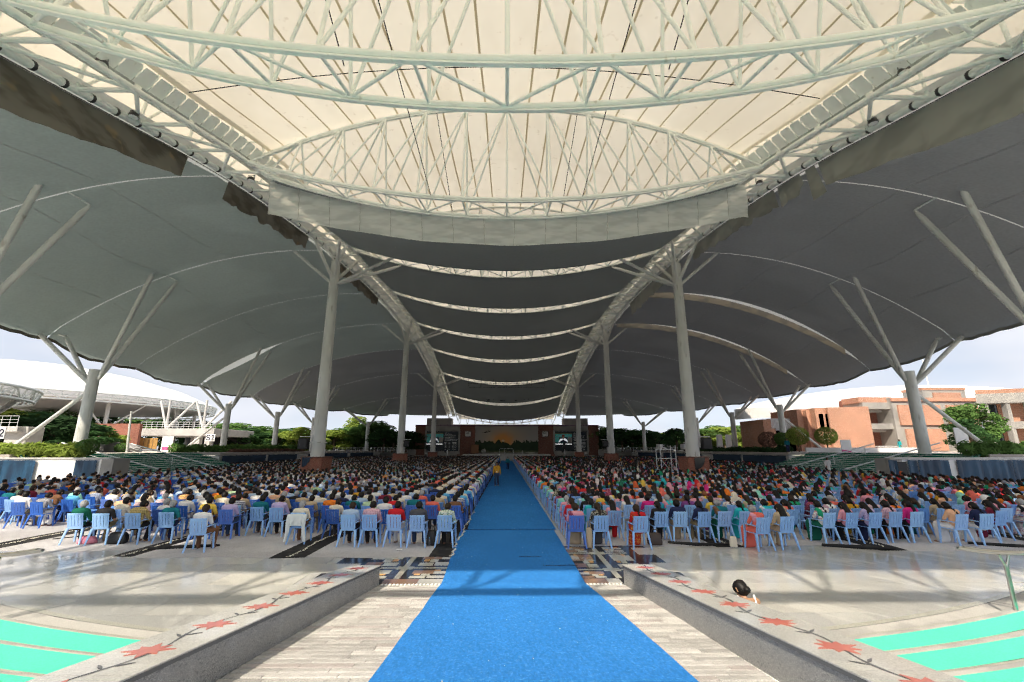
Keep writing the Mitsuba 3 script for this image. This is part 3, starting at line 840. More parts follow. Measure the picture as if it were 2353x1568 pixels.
# curved steps that rise on both sides of the ramp, with green mats
CY = 30.0
def arc(sx, r0, r1, xin, z, zb, n=26):
    """an arc-shaped tread from the wall outwards"""
    P = []
    for r in (r0, r1):
        a0 = math.asin(xin / r); a1 = math.asin(min(.70, 15.0 / r))
        P.append([(sx * r * math.sin(a), CY - r * math.cos(a)) for a in np.linspace(a0, a1, n)])
    P = np.array(P)
    m = MB()
    top_ = np.concatenate([P, np.full((2, n, 1), z)], -1); m.grid(top_)
    fr = np.stack([np.concatenate([P[0], np.full((n, 1), zb)], -1), np.concatenate([P[0], np.full((n, 1), z)], -1)]); m.grid(fr)
    return m


for sx in (-1, 1):
    xin = 3.32 if sx < 0 else 3.22
    st = struct('terrace_steps', None, None)
    labels[st]['label'] = f'curved granite steps beside the ramp on the {SIDE[sx]}'
    put(st, 'border', arc(sx, 22.62, 23.18, xin, .012, 0), 'step_stone')
    put(st, 'border', arc(sx, 22.48, 22.60, xin, .010, 0), 'stone_light')
    for k_ in range(8):
        r0 = 23.2 + .85 * k_
        put(st, 'tread', arc(sx, r0, r0 + .86, xin, .15 * (k_ + 1), .15 * k_), 'step_stone')
        put(st, 'nosing', arc(sx, r0 - .02, r0 + .02, xin, .15 * (k_ + 1) + .004, .15 * (k_ + 1) - .03), 'stone_light')
        a, b = (r0 + .05, r0 + .80) if sx < 0 else (r0 + .13, r0 + .56)
        if sx < 0: a, b = r0 + .08, r0 + .82
        kk = thing('green_mat', f'bright green mat on the {ORD[k_ + 1]} step up from the plaza, {SIDE[sx]}', 'mat', f'green mats on the steps of the {SIDE[sx]}')
        put(kk, None, arc(sx, a, b, xin + .1, .15 * (k_ + 1) + .012, .15 * (k_ + 1)), 'carpet_green')

# handrails at the steps
for sx in (-1, 1):
    t = thing('handrail', f'stainless double handrail at the foot of the green steps, {SIDE[sx]}', 'railing')
    for d in (0, .17):
        pts = []
        for u in np.linspace(0, 1, 20):
            r = 22.7 + 5.0 * u; a = math.asin(8.35 / 22.8) + (d / 22)
            z = 1.02 + .150 / .85 * max(0, r - 23.1)
            pts.append((sx * r * math.sin(a), CY - r * math.cos(a), z))
        put(t, 'rail', MB().poly(pts, .027, 10), 'steel_rail', True)
        if d == 0: first = pts[0]; base = [np.array(pts[2]), np.array(pts[11])]
        else: put(t, 'end_loop', MB().poly([first, np.array(first) + (0, .05, 0), np.array(pts[0]) + (0, .05, 0), pts[0]], .027, 10), 'steel_rail', True)
    for q in base:
        r = math.hypot(q[0], CY - q[1]); z0 = .15 * max(0, math.floor((r - 23.2) / .85) + 1)
        put(t, 'post', MB().tube((q[0] + sx * .08, q[1], z0), (q[0] + sx * .08, q[1], q[2] - .22), .032, 10), 'steel_rail', True)
        for s in (-.08, .09): put(t, 'prong', MB().tube((q[0] + sx * .08, q[1], q[2] - .24), (q[0] + sx * .08 + s, q[1], q[2] - .03), .02, 8), 'steel_rail', True)

# blue carpets
def carpet(xl, xr, ys, z, wob, key, label):
    P = []
    for i, y in enumerate(ys):
        row = []
        for v in np.linspace(0, 1, 9):
            x = xl(y) + (xr(y) - xl(y)) * v + (wob * (meshkit.noise(np.array([y * 2.2, v * 3, 1.0])) - .5) if v in (0, 1) else 0)
            zz = z(y) + (.006 * meshkit.noise(np.array([x * 2, y * 3.0, 5.0]))) * (0 if v in (0, 1) else 1)
            row.append((x, y, zz))
        P.append(row)
    P = np.array(P).transpose(1, 0, 2)
    k = thing('blue_carpet', label, 'carpet')
    m = MB().grid(P)
    for e in (P[0], P[-1]): m.grid(np.stack([e, e - np.array([0, 0, .014])]))
    m.grid(np.stack([P[:, 0], P[:, 0] - np.array([0, 0, .014])]))
    put(k, None, m, 'carpet_blue', False)


carpet(lambda y: -1.27 - .017 * max(0, y - 5) - .02 * max(0, y - 11), lambda y: 1.79 - .017 * max(0, y - 5) + .018 * max(0, y - 10.6), np.concatenate([np.arange(1.2, 10.4, .3), np.arange(10.4, 17.35, .25)]),
       lambda y: ramp_z(y) + (.028 if y < 10.3 else .022), .02, 0, 'bright blue carpet running down the ramp onto the plaza')
carpet(lambda y: -1.52 + .004 * (y - 17), lambda y: 1.78 - .003 * (y - 17), np.concatenate([np.arange(17.3, 40, .8), np.arange(40, 118, 3.0)]), lambda y: .021, .015, 0, 'blue aisle carpet between the two seated crowds')
for y0, x0, x1, lb in ((12.05, .9, 1.75, 'thin black crease line across the carpet by the women side inlay'), (13.0, .35, .95, 'short dark crease in the blue carpet near its middle')):
    k = thing('carpet_crease', lb, 'crease')
    put(k, None, MB().poly(np.array([(x, y0 + .03 * math.sin(x * 9), .030) for x in np.linspace(x0, x1, 20)]), .007, 5), 'mat_black', True)
pm = MB()
for _ in range(85):
    y = 4.2 + 22 * nrg.random() ** 1.4; x = nrg.uniform(-1.2, 1.7)
    a = nrg.uniform(0, 6.28); s = nrg.uniform(.008, .016); z = ramp_z(y) + .036
    u, w = np.array([math.cos(a), math.sin(a), 0]) * s, np.array([-math.sin(a), math.cos(a), 0]) * s * .5
    c = np.array([x, y, z])
    pm.add([c - u, c - w + (0, 0, .004), c + u, c + w + (0, 0, .004)], [[0, 1, 2, 3]])
k = thing('petals', 'white flower petals scattered over the blue carpet', 'petals', None, 'stuff'); put(k, None, pm, 'petal')

# grey mats and black runners under the chairs, with flower garlands
def floor_mat(x0, x1, y0, y1, m, z, nm, label, group=None):
    P = np.array([[(x, y, z + .010 * meshkit.noise(np.array([x * 1.1, y * .9, 2.0])) * (0 if j in (0,) else 1)) for j, y in enumerate(np.concatenate([[y0 + .05 * math.sin(x * 2.2)], np.linspace(y0 + .4, min(y1, y0 + 8), 9), [y1]]))] for x in np.linspace(x0, x1, 12)])
    k = thing(nm, label, 'mat', group)
    g = MB().grid(P); g.grid(np.stack([P[:, 0], P[:, 0] * [1, 1, 0]]))
    put(k, None, g, m, True)


for i, (x0, x1, y0) in enumerate(((-5.35, -2.0, 13.05), (-9.95, -6.15, 13.1), (-14.6, -10.45, 13.95), (-28, -15.3, 14.3))): floor_mat(x0, x1, y0, 116, 'mat_grey', .010, 'grey_mat', f'grey floor mat under the chairs, {ORD[i + 1]} from the aisle on the men side', 'grey floor mats')
for i, (x0, x1, y0) in enumerate(((1.9, 6.2, 14.45), (6.9, 10.6, 14.4), (11.3, 16.2, 13.6), (17.0, 28, 13.9))): floor_mat(x0, x1, y0, 116, 'mat_grey', .010, 'grey_mat', f'grey floor mat under the chairs, {ORD[i + 1]} from the aisle on the women side', 'grey floor mats')
gar = []
for i, (x0, x1, y0) in enumerate(((-2.05, -1.32, 13.05), (-6.2, -5.3, 13.03), (-10.5, -9.9, 13.22), (-15.4, -14.55, 14.2))):
    floor_mat(x0, x1, y0, 116, 'mat_black', .014, 'black_runner', f'black floor runner between grey mats, {ORD[i + 1]} from the aisle on the men side', 'black floor runners')
    gar.append((x0 * .45 + x1 * .55 if i else -1.47, y0 - .05, f'{ORD[i + 1]} from the aisle on the men side'))
for i, (x0, x1, y0) in enumerate(((6.15, 6.95, 14.2), (10.55, 11.35, 13.75), (16.1, 17.1, 13.9))):
    floor_mat(x0, x1, y0, 116, 'mat_black', .014, 'black_runner', f'black floor runner between grey mats, {ORD[i + 1]} from the aisle on the women side', 'black floor runners')
    gar.append((x0 * .5 + x1 * .5, y0 + .35, f'{ORD[i + 1]} from the aisle on the women side'))
for gx, gy, lb in gar:
    g = MB()
    for s in np.arange(0, 9, .028):
        if lb.startswith('first') and .95 < s < 1.15: continue
        a = nrg.uniform(0, 6.28); x = gx + .045 * math.sin(s * 2.3) + .02 * math.sin(s * 9) + nrg.normal() * .018; y = gy + s
        L = nrg.uniform(.02, .036); u = np.array([math.cos(a), math.sin(a), nrg.uniform(-.2, .5)]) * L; w = np.array([-math.sin(a), math.cos(a), .25]) * L * .45; c = np.array([x, y, .034 + .012 * nrg.random()])
        g.add([c - u, c - w, c + u, c + w], [[0, 1, 2, 3]]); g.add([c - u * .5 + (0, 0, .015), c - w * .7, c + u * .6, c + w * .9 + (0, 0, .02)], [[0, 1, 2, 3]])
    k = thing('flower_garland', f'string of white flowers on the black runner, {lb}', 'garland', 'white flower garlands')
    put(k, None, g, 'garland_white')
# ------------------------------------------------------------------ terraces, walls, curtains
def curtain(t, nm, p0, p1, z0, z1, m='curtain_blue', k=9.0, amp=.07):
    p0, p1 = np.asarray(p0, float), np.asarray(p1, float); L = np.linalg.norm(p1 - p0); d = (p1 - p0) / L; nn = np.array([d[1], -d[0]])
    n = max(8, int(L * 7)); P = []
    for s in np.linspace(0, L, n):
        row = []
        for v in np.linspace(0, 1, 4):
            o = amp * (.55 + .45 * v) * math.sin(s * k + .9 * math.sin(s * 1.7)) + .03 * math.sin(s * 23)
            q = p0 + d * s + nn * (.12 + o)
            row.append((q[0], q[1], z1 + (z0 - z1) * v - .03 * abs(math.sin(s * 2.1)) * (v == 0)))
        P.append(row)
    return put(t, nm, MB().grid(P), m, True)


TZ = 2.38
for sx in (-1, 1):
    S = SIDE[sx]
    gp = struct('terrace_paving', None, None, label=f'raised paved terrace outside the hall on the {S}')
    for poly in ([(38.2, 36.6), (80, 36.6), (80, 58.0), (38.2, 58.0)], [(30.2, 36.0), (80, 36.0), (80, 36.9), (30.2, 36.9)], [(35.2, 58.0), (400, 58.0), (400, 200), (35.2, 200)], [(80, 30), (400, 30), (400, 58), (80, 58)]):
        put(gp, 'slab', MB().prism([(sx * x, y) for x, y in poly], TZ - .30, TZ if poly[0][0] != 30.2 else 2.10), 'paving_pale')
    w = thing('terrace_wall', f'low terrace wall with blue curtains facing the crowd on the {S}', 'wall')
    put(w, 'wall_panel', MB().box((sx * 45.5, 36.0, 1.02), (31.2, .3, 2.04)), 'wall_white')
    put(w, 'cap', MB().cbox((sx * 45.5, 36.0, 2.10), (31.4, .5, .12), .02), 'concrete_pale')
    put(w, 'end_block', MB().cbox((sx * 30.0, 36.6, 1.05), (.9, 1.6, 2.1), .02), 'concrete')
    y = 35.85
    if sx < 0:
        for i, (a, b) in enumerate(((-47, -38.9), (-38.8, -35.2), (-32.3, -30.7))): curtain(w, 'curtain', (a, y), (b, y), .05, 1.98)
        put(w, 'post', MB().cbox((-30.15, 35.95, 1.0), (.35, .2, 1.9), .02), 'brick_dark')
    else:
        for i, (a, b) in enumerate(((29.3, 29.95), (30.8, 31.5), (31.6, 34.0), (34.6, 38.9), (38.95, 44), (44.05, 50))): curtain(w, 'curtain', (a, y), (b, y), .05, 1.98)
        put(w, 'door_gap', MB().cbox((30.35, 35.8, .95), (.75, .14, 1.75), .02), 'plain_black')
    # wall towards the stage, covered in navy cloth
    w = thing('side_wall', f'long low wall with navy cloth along the crowd, {S}', 'wall')
    put(w, 'end_face', MB().box((sx * 38.6, 58.0, 1.0), (7.0, .3, 2.0)), 'concrete_pale')
    put(w, 'wall_panel', MB().box((sx * 35.3, 94.6, 1.0), (.3, 73.0, 2.0)), 'concrete_pale')
    put(w, 'cap', MB().cbox((sx * 35.3, 94.5, 2.06), (.5, 73.4, .12), .02), 'concrete')
    for a, b in ((58.4, 69.0), (69.6, 79.0), (83.5, 104), (106, 124)): curtain(w, 'cloth_cover', (sx * 35.12, b) if sx > 0 else (sx * 35.12, a), (sx * 35.12, a) if sx > 0 else (sx * 35.12, b), .1, 1.98, 'cover_navy', 4.0, .02)
    # green steps that climb away from the crowd
    st = struct('green_steps', None, None, label=f'flight of green carpeted steps beside the crowd on the {S}')
    n = 14
    for i in range(n):
        xa = 30.4 + .56 * i; z = TZ * (i + 1) / n
        put(st, 'tread', MB().box((sx * (xa + .30), 47.4, z - .06), (.62, 20.9, .12)), 'step_green')
        put(st, 'riser', MB().box((sx * (xa + .02), 47.4, z - .115), (.05, 20.9, .11)), 'white_rail')
        put(st, 'edge_strip', MB().box((sx * (xa + .03), 47.4, z + .004), (.11, 20.9, .012)), 'white_rail')
    for j, y in enumerate((41.0, 48.5)):
        r = thing('step_rail', f'white sloping handrail on the green steps of the {S}, {["closer to the ramp", "closer to the stage"][j]}', 'railing', f'white handrails on the green steps of the {S}')
        for h in (.95, .55, .18 + .1):
            put(r, 'rail', MB().tube((sx * 29.6, y, h + .10), (sx * 38.6, y, TZ + h), .055 if h > .9 else .018, 8, cap=True), 'white_rail', True)
        for u in (.12, .5, .88):
            put(r, 'post', MB().tube((sx * (29.6 + 9 * u), y, (TZ - .1) * u), (sx * (29.6 + 9 * u), y, TZ * u + .95), .035, 8), 'white_rail', True)
    # railing on the terrace towards the stage
    r = thing('terrace_railing', f'thin grey railing on the terrace by the stage, {S}', 'railing')
    for h in (.35, .7, 1.05): put(r, 'rail', MB().tube((sx * 35.3, 96, 2.1 + h), (sx * 27.5, 131, 2.1 + h), .03, 6), 'white_rail', True)
    for u in np.linspace(0, 1, 22): put(r, 'post', MB().tube((sx * (35.3 - 7.8 * u), 96 + 35 * u, 2.0), (sx * (35.3 - 7.8 * u), 96 + 35 * u, 3.15), .035, 6), 'white_rail', True)


# ------------------------------------------------------------------ vegetation
def leaf_cloud(centers, radii, n, size, seed, up=.35, shell=.55, stretch=1.0):
    """leaf-sized faces spread through clumps: two triangles each, bent along the midrib"""
    g = np.random.default_rng(seed)
    w = np.asarray(radii) ** 2; idx = g.choice(len(centers), n, p=w / w.sum())
    d = g.normal(size=(n, 3)); d /= np.linalg.norm(d, axis=1, keepdims=True)
    rad = shell + (1 - shell) * g.random(n) ** .6
    p = np.asarray(centers)[idx] + d * (np.asarray(radii)[idx] * rad)[:, None] * [1, 1, .85]
    nrm = d + g.normal(size=(n, 3)) * .55 + [0, 0, up]; nrm /= np.linalg.norm(nrm, axis=1, keepdims=True)
    a = np.cross(nrm, g.normal(size=(n, 3))); a /= np.linalg.norm(a, axis=1, keepdims=True); b = np.cross(nrm, a)
    s = size * g.uniform(.6, 1.3, n)[:, None]
    L = s * stretch
    v = np.stack([p - a * L, p - b * s * .45 + nrm * s * .10, p + a * L - nrm * s * .18, p + b * s * .45 + nrm * s * .10], 1).reshape(-1, 3)
    k = np.arange(n)[:, None] * 4
    return v, np.vstack([k + [0, 1, 2], k + [0, 2, 3]])


def crown_clumps(h, r, seed, n=16, low=.32):
    g = np.random.default_rng(seed); c, rr = [], []
    for i in range(n):
        a = g.uniform(0, 2 * PI); u = g.random()
        z = h * (low + (1 - low) * u * .92)
        w = r * math.sin(PI * min(1, .22 + .72 * u)) ** .8 * g.uniform(.25, .95)
        c.append((w * math.cos(a), w * math.sin(a), z)); rr.append(r * g.uniform(.28, .48))
    return np.array(c), np.array(rr)


def make_tree(h, r, seed, leaves, size, low=.32, clumps=16):
    c, rr = crown_clumps(h, r, seed, clumps, low)
    tr = MB(); g = np.random.default_rng(seed + 50)
    tr.poly([(0, 0, -.2), (g.normal() * .05, g.normal() * .05, h * .25), (g.normal() * .15, g.normal() * .15, h * .55), (g.normal() * .2, g.normal() * .2, h * .82)], [h * .028, h * .022, h * .014, h * .005], 7)
    for i in range(0, len(c), 2):
        z = c[i][2] * .6; tr.poly([(0, 0, z * .8), c[i] * [.5, .5, 1] - [0, 0, rr[i] * .5], c[i]], [h * .010, h * .007, h * .003], 5)
    return shape(tr, 'bark', True), leaf_cloud(c, rr, leaves, size, seed + 9)


TREES = [make_tree(10.0, 3.6, s, 2600, .34, lo) for s, lo in ((1, .22), (2, .30), (3, .16), (4, .26))]
TREES = [(tr, {m: shape(lv, m) for m in ('leaf_mid', 'leaf_dark', 'leaf_lime', 'leaf_deep')}) for tr, lv in TREES]
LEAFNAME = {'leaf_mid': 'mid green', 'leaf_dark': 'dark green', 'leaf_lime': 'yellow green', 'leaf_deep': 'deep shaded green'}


def tree(x, y, z, h, r, v, m, label, group=None):
    t = thing('tree', label, 'tree', group)
    X = T().translate([x, y, z]).rotate([0, 0, 1], rng.uniform(0, 360)).scale([r / 3.6, r / 3.6, h / 10.0])
    put(t, 'trunk', TREES[v][0], None, xf=X); put(t, 'crown', TREES[v][1][m], None, xf=X)


def px(u, y, Y):
    """a point at depth Y in the direction of column u of the photograph (site survey)"""
    d = FWD + np.array([math.cos(YAW), -math.sin(YAW), 0]) * (u - 1176.5) / 1046 - np.cross([math.cos(YAW), -math.sin(YAW), 0], FWD) * (y - 784) / 1046
    return EYE + d * (Y / d[1])


# trees beyond the hall: (column, row of the top, depth, radius, kind)
tl = [(505, 975, 118, 7, 'leaf_mid'), (545, 972, 112, 6, 'leaf_mid'), (575, 985, 104, 5, 'leaf_dark'), (605, 980, 116, 6, 'leaf_mid'), (640, 990, 110, 5.5, 'leaf_mid'), (668, 984, 120, 6, 'leaf_dark'), (692, 982, 108, 5, 'leaf_lime'), (712, 992, 118, 5.5, 'leaf_mid'), (770, 990, 124, 6, 'leaf_lime'),
      (800, 982, 128, 6, 'leaf_mid'), (824, 958, 140, 6, 'leaf_lime'), (842, 975, 128, 5, 'leaf_mid'), (866, 970, 132, 6, 'leaf_mid'), (884, 985, 124, 5, 'leaf_dark'), (905, 994, 128, 5, 'leaf_dark'), (935, 992, 131, 5, 'leaf_deep'), (950, 995, 134, 5, 'leaf_deep')]
for i, (u, v, Y, r, m) in enumerate(tl):
    b = px(u, v, Y); tree(b[0], Y, TZ - .3, b[2] - TZ + .3, r, i % 4, m, f'{LEAFNAME[m]} tree beyond the men side, {ORD[i + 1]} counted towards the stage', 'trees beyond the men side')
tr_ = [(1385, 980, 136, 5, 'leaf_mid'), (1402, 988, 134, 5, 'leaf_deep'), (1428, 985, 130, 5, 'leaf_deep'), (1452, 990, 128, 5, 'leaf_dark'), (1478, 988, 130, 5, 'leaf_deep'), (1505, 992, 126, 5, 'leaf_deep'), (1528, 996, 134, 5, 'leaf_lime'), (1552, 986, 106, 3.6, 'leaf_dark'), (1618, 985, 122, 6, 'leaf_mid'), (1640, 978, 130, 6, 'leaf_mid'), (1662, 982, 120, 6, 'leaf_lime'),
       (1690, 980, 126, 6, 'leaf_mid'), (1712, 992, 112, 5, 'leaf_lime'), (1736, 994, 118, 5, 'leaf_dark'), (1575, 1000, 130, 5, 'leaf_mid')]
for i, (u, v, Y, r, m) in enumerate(tr_):
    b = px(u, v, Y); tree(b[0], Y, TZ - .3, b[2] - TZ + .3, r, (i + 1) % 4, m, f'{LEAFNAME[m]} tree beyond the women side, {ORD[i + 1]} counted from the stage', 'trees beyond the women side')
dk = [(20, 985, 60, 4.5, 'leaf_deep'), (62, 962, 58, 4.5, 'leaf_deep'), (105, 950, 60, 5, 'leaf_dark'), (140, 956, 56, 4.5, 'leaf_deep'), (172, 962, 60, 4.5, 'leaf_mid'), (200, 990, 55, 3.2, 'leaf_dark'), (10, 940, 92, 8, 'leaf_lime'), (120, 942, 130, 9, 'leaf_mid'), (250, 955, 150, 9, 'leaf_dark'), (320, 962, 165, 9, 'leaf_mid'), (380, 962, 170, 9, 'leaf_dark'), (440, 965, 150, 8, 'leaf_mid'), (470, 968, 140, 8, 'leaf_dark')]
for i, (u, v, Y, r, m) in enumerate(dk):
    b = px(u, v, Y); tree(b[0], Y, TZ - .3, b[2] - TZ + .3, r, (i + 2) % 4, m, f'{LEAFNAME[m]} tree around the round pavilions, {ORD[i + 1]} of thirteen counted from the frame edge' if False else f'{LEAFNAME[m]} tree near the round pavilions, {ORD[i + 1]} in order of distance and row', 'trees near the round pavilions')
b = px(2254, 948, 52); tree(b[0] - .5, 53, TZ, 5.6, 3.0, 1, 'leaf_mid', 'broad leaved tree in front of the brick building by the leaning brace')
b = px(2225, 985, 50); tree(b[0], 50, TZ, 3.6, 2.0, 2, 'leaf_dark', 'dark bushy tree below the broad leaved one by the brick building')


def hedge(x0, y0, x1, y1, z, h, w, n, size, m, label, seed, stretch=1.6):
    k = thing('hedge', label, 'hedge')
    L = math.hypot(x1 - x0, y1 - y0); q = max(3, int(L / (w * .45))); g = np.random.default_rng(seed)
    c = np.array([(x0 + (x1 - x0) * u + g.normal() * .12, y0 + (y1 - y0) * u + g.normal() * .12, z + h * g.uniform(.38, .62)) for u in np.linspace(0, 1, q)])
    put(k, 'foliage', leaf_cloud(c, np.full(q, h * .55), n, size, seed, .6, .35, stretch), m)
    s = MB()
    for p in c[::3]: s.tube((p[0], p[1], z - .05), (p[0], p[1], z + h * .6), .03, 5)
    put(k, 'stem', s, 'bark', True)


hedge(-48, 37.3, -33.6, 37.3, 2.12, 1.15, 1.1, 5200, .16, 'leaf_lime', 'bright leafy hedge on the terrace wall behind the blue curtains, men side', 3, 2.0)
hedge(37.4, 37.4, 52, 37.4, 2.12, 1.25, 1.1, 5200, .16, 'leaf_mid', 'leafy hedge on the terrace wall behind the blue curtains, women side', 4, 2.0)
hedge(-42, 60, -36.6, 82, 2.2, 1.3, 1.5, 4200, .19, 'leaf_mid', 'long clipped hedge along the navy wall, men side', 5)
hedge(-36.4, 62, -36.3, 84, 2.1, .75, .8, 1800, .16, 'leaf_purple', 'low purple leaved hedge in front of the long green hedge', 6)
hedge(36.5, 60, 36.6, 92, 2.1, 1.05, 1.2, 4200, .18, 'leaf_deep', 'dark hedge along the navy wall, women side', 7)
hedge(-60, 96, -46, 110, 2.2, 1.6, 1.8, 2000, .25, 'leaf_lime', 'yellow green hedge in front of the trees beyond the men side', 8)
hedge(-62, 61, -57, 61, 4.0, 1.5, 1.4, 1200, .22, 'leaf_yellow', 'yellow flowering plants above the planter by the brick wall', 9)
for sx in (-1, 1):
    hedge(sx * 27.5, 136, sx * 62, 128, 1.6, 6.5, 5.0, 5200, .42, 'leaf_deep', f'tall dark hedge beside the stage, {SIDE[sx]}', 20 + sx, 1.2)
    hedge(sx * 24, 142, sx * 90, 152, 1.6, 4.0, 3.5, 3000, .5, 'leaf_deep', f'low dark hedge far behind the stage, {SIDE[sx]}', 30 + sx, 1.2)
for u, v, Y, r, m, lb in ((1898 / 1.0, 1003, 62, 1.35, 'leaf_lime', 'clipped round topiary tree in front of the slit windows'), (1832, 1003, 66, 1.5, 'leaf_lime', 'clipped round topiary tree in front of the glazed wall'), (1797, 1010, 68, 1.05, 'leaf_mid', 'small clipped bush beside the glazed wall'), (1765, 1012, 70, 1.4, 'leaf_purple', 'pinkish shrub by the white gate block')):
    p = px(u, v, Y); k = thing('topiary', lb, 'tree')
    put(k, 'trunk', MB().tube((p[0], p[1], TZ), (p[0], p[1], p[2]), .08, 7), 'bark', True)
    put(k, 'crown', leaf_cloud(np.array([[p[0], p[1], p[2]], [p[0], p[1], p[2] + .15]]), np.array([r, r * .98]), 2600, .10, int(u), .3, .86, 1.1), m)
for i, (x, y) in enumerate(((-58.5, 62), (-50.5, 62), (-65, 62), (-33.3, 37.6))):
    k = thing('clipped_ball', ['round clipped ball bush beside the flag pole', 'round clipped ball bush below the yellow board', 'round clipped ball bush by the planter ramp', 'round clipped ball bush at the end of the bright hedge'][i], 'bush')
    put(k, None, leaf_cloud(np.array([[x, y, TZ + .55]]), np.array([.75]), 1200, .08, 40 + i, .3, .85, 1.1), 'leaf_mid')


# ------------------------------------------------------------------ round pavilions on the men side
def pavilion(cx, cy, R, zr, depth, apex, n, label, cols):
    t = thing('round_pavilion', label, 'pavilion')
    A = np.linspace(0, 2 * PI, n + 1)
    ring = lambda r, z: np.stack([cx + r * np.cos(A), cy + r * np.sin(A), np.full_like(A, z)], 1)
    top, bot, inn = ring(R, zr + depth), ring(R - .5, zr), ring(R - 1.6, zr + depth * .6)
    for P, r in ((top, .16), (bot, .16), (inn, .10)): put(t, 'ring_pipe', MB().poly(P, r, 7), 'white_steel', True)
    for i in range(n):
        put(t, 'web_bar', MB().tube(top[i], bot[i], .09, 6), 'white_steel', True)
        a, b = (top[i], bot[i + 1]) if i % 2 else (bot[i], top[i + 1])
        put(t, 'web_bar', MB().tube(a, b, .09, 6), 'white_steel', True)
    web = MB()
    for i in range(0, n, 3): web.tube(inn[i], top[i], .06, 5); web.tube(inn[i], bot[i], .06, 5)
    stuff(put(t, 'inner_web', web, 'white_steel', True))
    prof = [(R + .1, zr + depth + .05), (R * .8, zr + depth + apex * .38), (R * .55, zr + depth + apex * .68), (R * .28, zr + depth + apex * .90), (.05, zr + depth + apex)]
    put(t, 'membrane_roof', MB().lathe(prof, 64, (cx, cy, 0)), 'white_membrane', True)
    put(t, 'ceiling', MB().lathe([(R - 1.2, zr + .45), (R * .5, zr + 1.4), (.05, zr + 1.9)], 48, (cx, cy, 0)), 'wall_white', True)
    for g in cols:
        x, y = cx + (R - 5) * math.cos(g), cy + (R - 5) * math.sin(g)
        put(t, 'column', MB().tube((x, y, TZ), (x, y, zr + .1), .38, 12), 'concrete_pale', True)
        for dg in (-.16, .16):
            a = g + dg
            put(t, 'column_arm', MB().tube((x, y, TZ + (zr - TZ) * .45), (cx + (R - 2.0) * math.cos(a), cy + (R - 2.0) * math.sin(a), zr + .2), .17, 8), 'concrete_pale', True)
    return t


pavilion(-116, 112, 39, 12.2, 1.6, 9.5, 96, 'large round pavilion with a white fabric dome beyond the green steps', np.linspace(0, 2 * PI, 13)[:-1] + .12)
pavilion(-71.5, 45, 18.5, 8.3, 1.25, 5.5, 60, 'smaller round pavilion whose pipe ring enters at the frame edge', np.linspace(0, 2 * PI, 10)[:-1] + .1)


def at(u, v, Y): return px(u, v, Y)


# deck building under the large pavilion
t = thing('deck_building', 'open concrete building with a railed deck under the large round pavilion', 'building')
Y = 88.0
x0, x1 = at(320, 990, Y)[0], at(492, 990, Y)[0]
zd0, zd1 = at(400, 1002, Y)[2], at(400, 985, Y)[2]
put(t, 'deck', MB().cbox(((x0 + x1) / 2, Y + 7, (zd0 + zd1) / 2), (x1 - x0, 14, zd1 - zd0), .05), 'concrete_pale')
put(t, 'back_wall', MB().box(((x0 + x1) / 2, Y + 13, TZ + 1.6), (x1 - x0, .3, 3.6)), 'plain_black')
for u in (332, 390, 428, 448, 472): put(t, 'pier', MB().cbox((at(u, 1010, Y)[0], Y + (1.0 if u > 440 else 7), TZ + 1.4), (1.0, 1.0, zd0 - TZ + .4), .04), 'concrete_pale')
for h in (.4, .8, 1.2): put(t, 'deck_rail', MB().tube((x0, Y + .2, zd1 + h), (x1, Y + .2, zd1 + h), .04, 6), 'white_rail', True)
for i in range(15): put(t, 'rail_post', MB().tube((x0 + (x1 - x0) * i / 14, Y + .2, zd1), (x0 + (x1 - x0) * i / 14, Y + .2, zd1 + 1.2), .04, 6), 'white_rail', True)
for i, u in enumerate((352, 440)): 
    for d in (-2.2, 0, 2.2): put(t, 'deck_strut', MB().tube((at(u, 1000, Y)[0], Y + 3, zd1), (at(u, 1000, Y)[0] + d * 1.6, Y + 3 + abs(d), 12.2), .22, 8), 'concrete_pale', True)
k = thing('brick_wall', 'tall slanting red brick wall beside the deck building', 'wall')
xa, xb = at(213, 1000, 84)[0], at(318, 1000, 84)[0]
put(k, 'face', MB().box(((xa + xb) / 2, 84.3, (TZ + at(260, 974, 84)[2]) / 2), (xb - xa, .6, at(260, 974, 84)[2] - TZ)), 'brick_red')
k = thing('notice_board', 'yellow wooden board leaning at the deck building entrance', 'board')
xa, xb = at(322, 1010, 86)[0], at(363, 1010, 86)[0]; za, zb = at(340, 1032, 86)[2], at(340, 1007, 86)[2]
put(k, 'panel', MB().cbox(((xa + xb) / 2, 86, (za + zb) / 2), (xb - xa, .1, zb - za), .02), 'wood_board')
for f in (.25, .5, .75): put(k, 'joint_strip', MB().box((xa + (xb - xa) * f, 85.94, (za + zb) / 2), (.06, .03, zb - za)), 'bark')


def sign_plate(nm, label, u, v, Y, w, h, text, th, m='plain_white', ink='letter_dark'):
    p = at(u, v, Y); k = thing(nm, label, 'sign')
    put(k, 'plate', MB().cbox((p[0], Y, p[2]), (w, .08, h), .01), m)
    if text:
        tm = meshkit.text_mesh(text, th, .02, True); v_ = np.array(tm.vertices); c = (v_.min(0) + v_.max(0)) / 2
        put(k, 'lettering', (np.column_stack([p[0] + v_[:, 0] - c[0], Y - .06 - v_[:, 2] * .5, p[2] + v_[:, 1] - c[1]]), np.array(tm.faces)), ink)
    return k


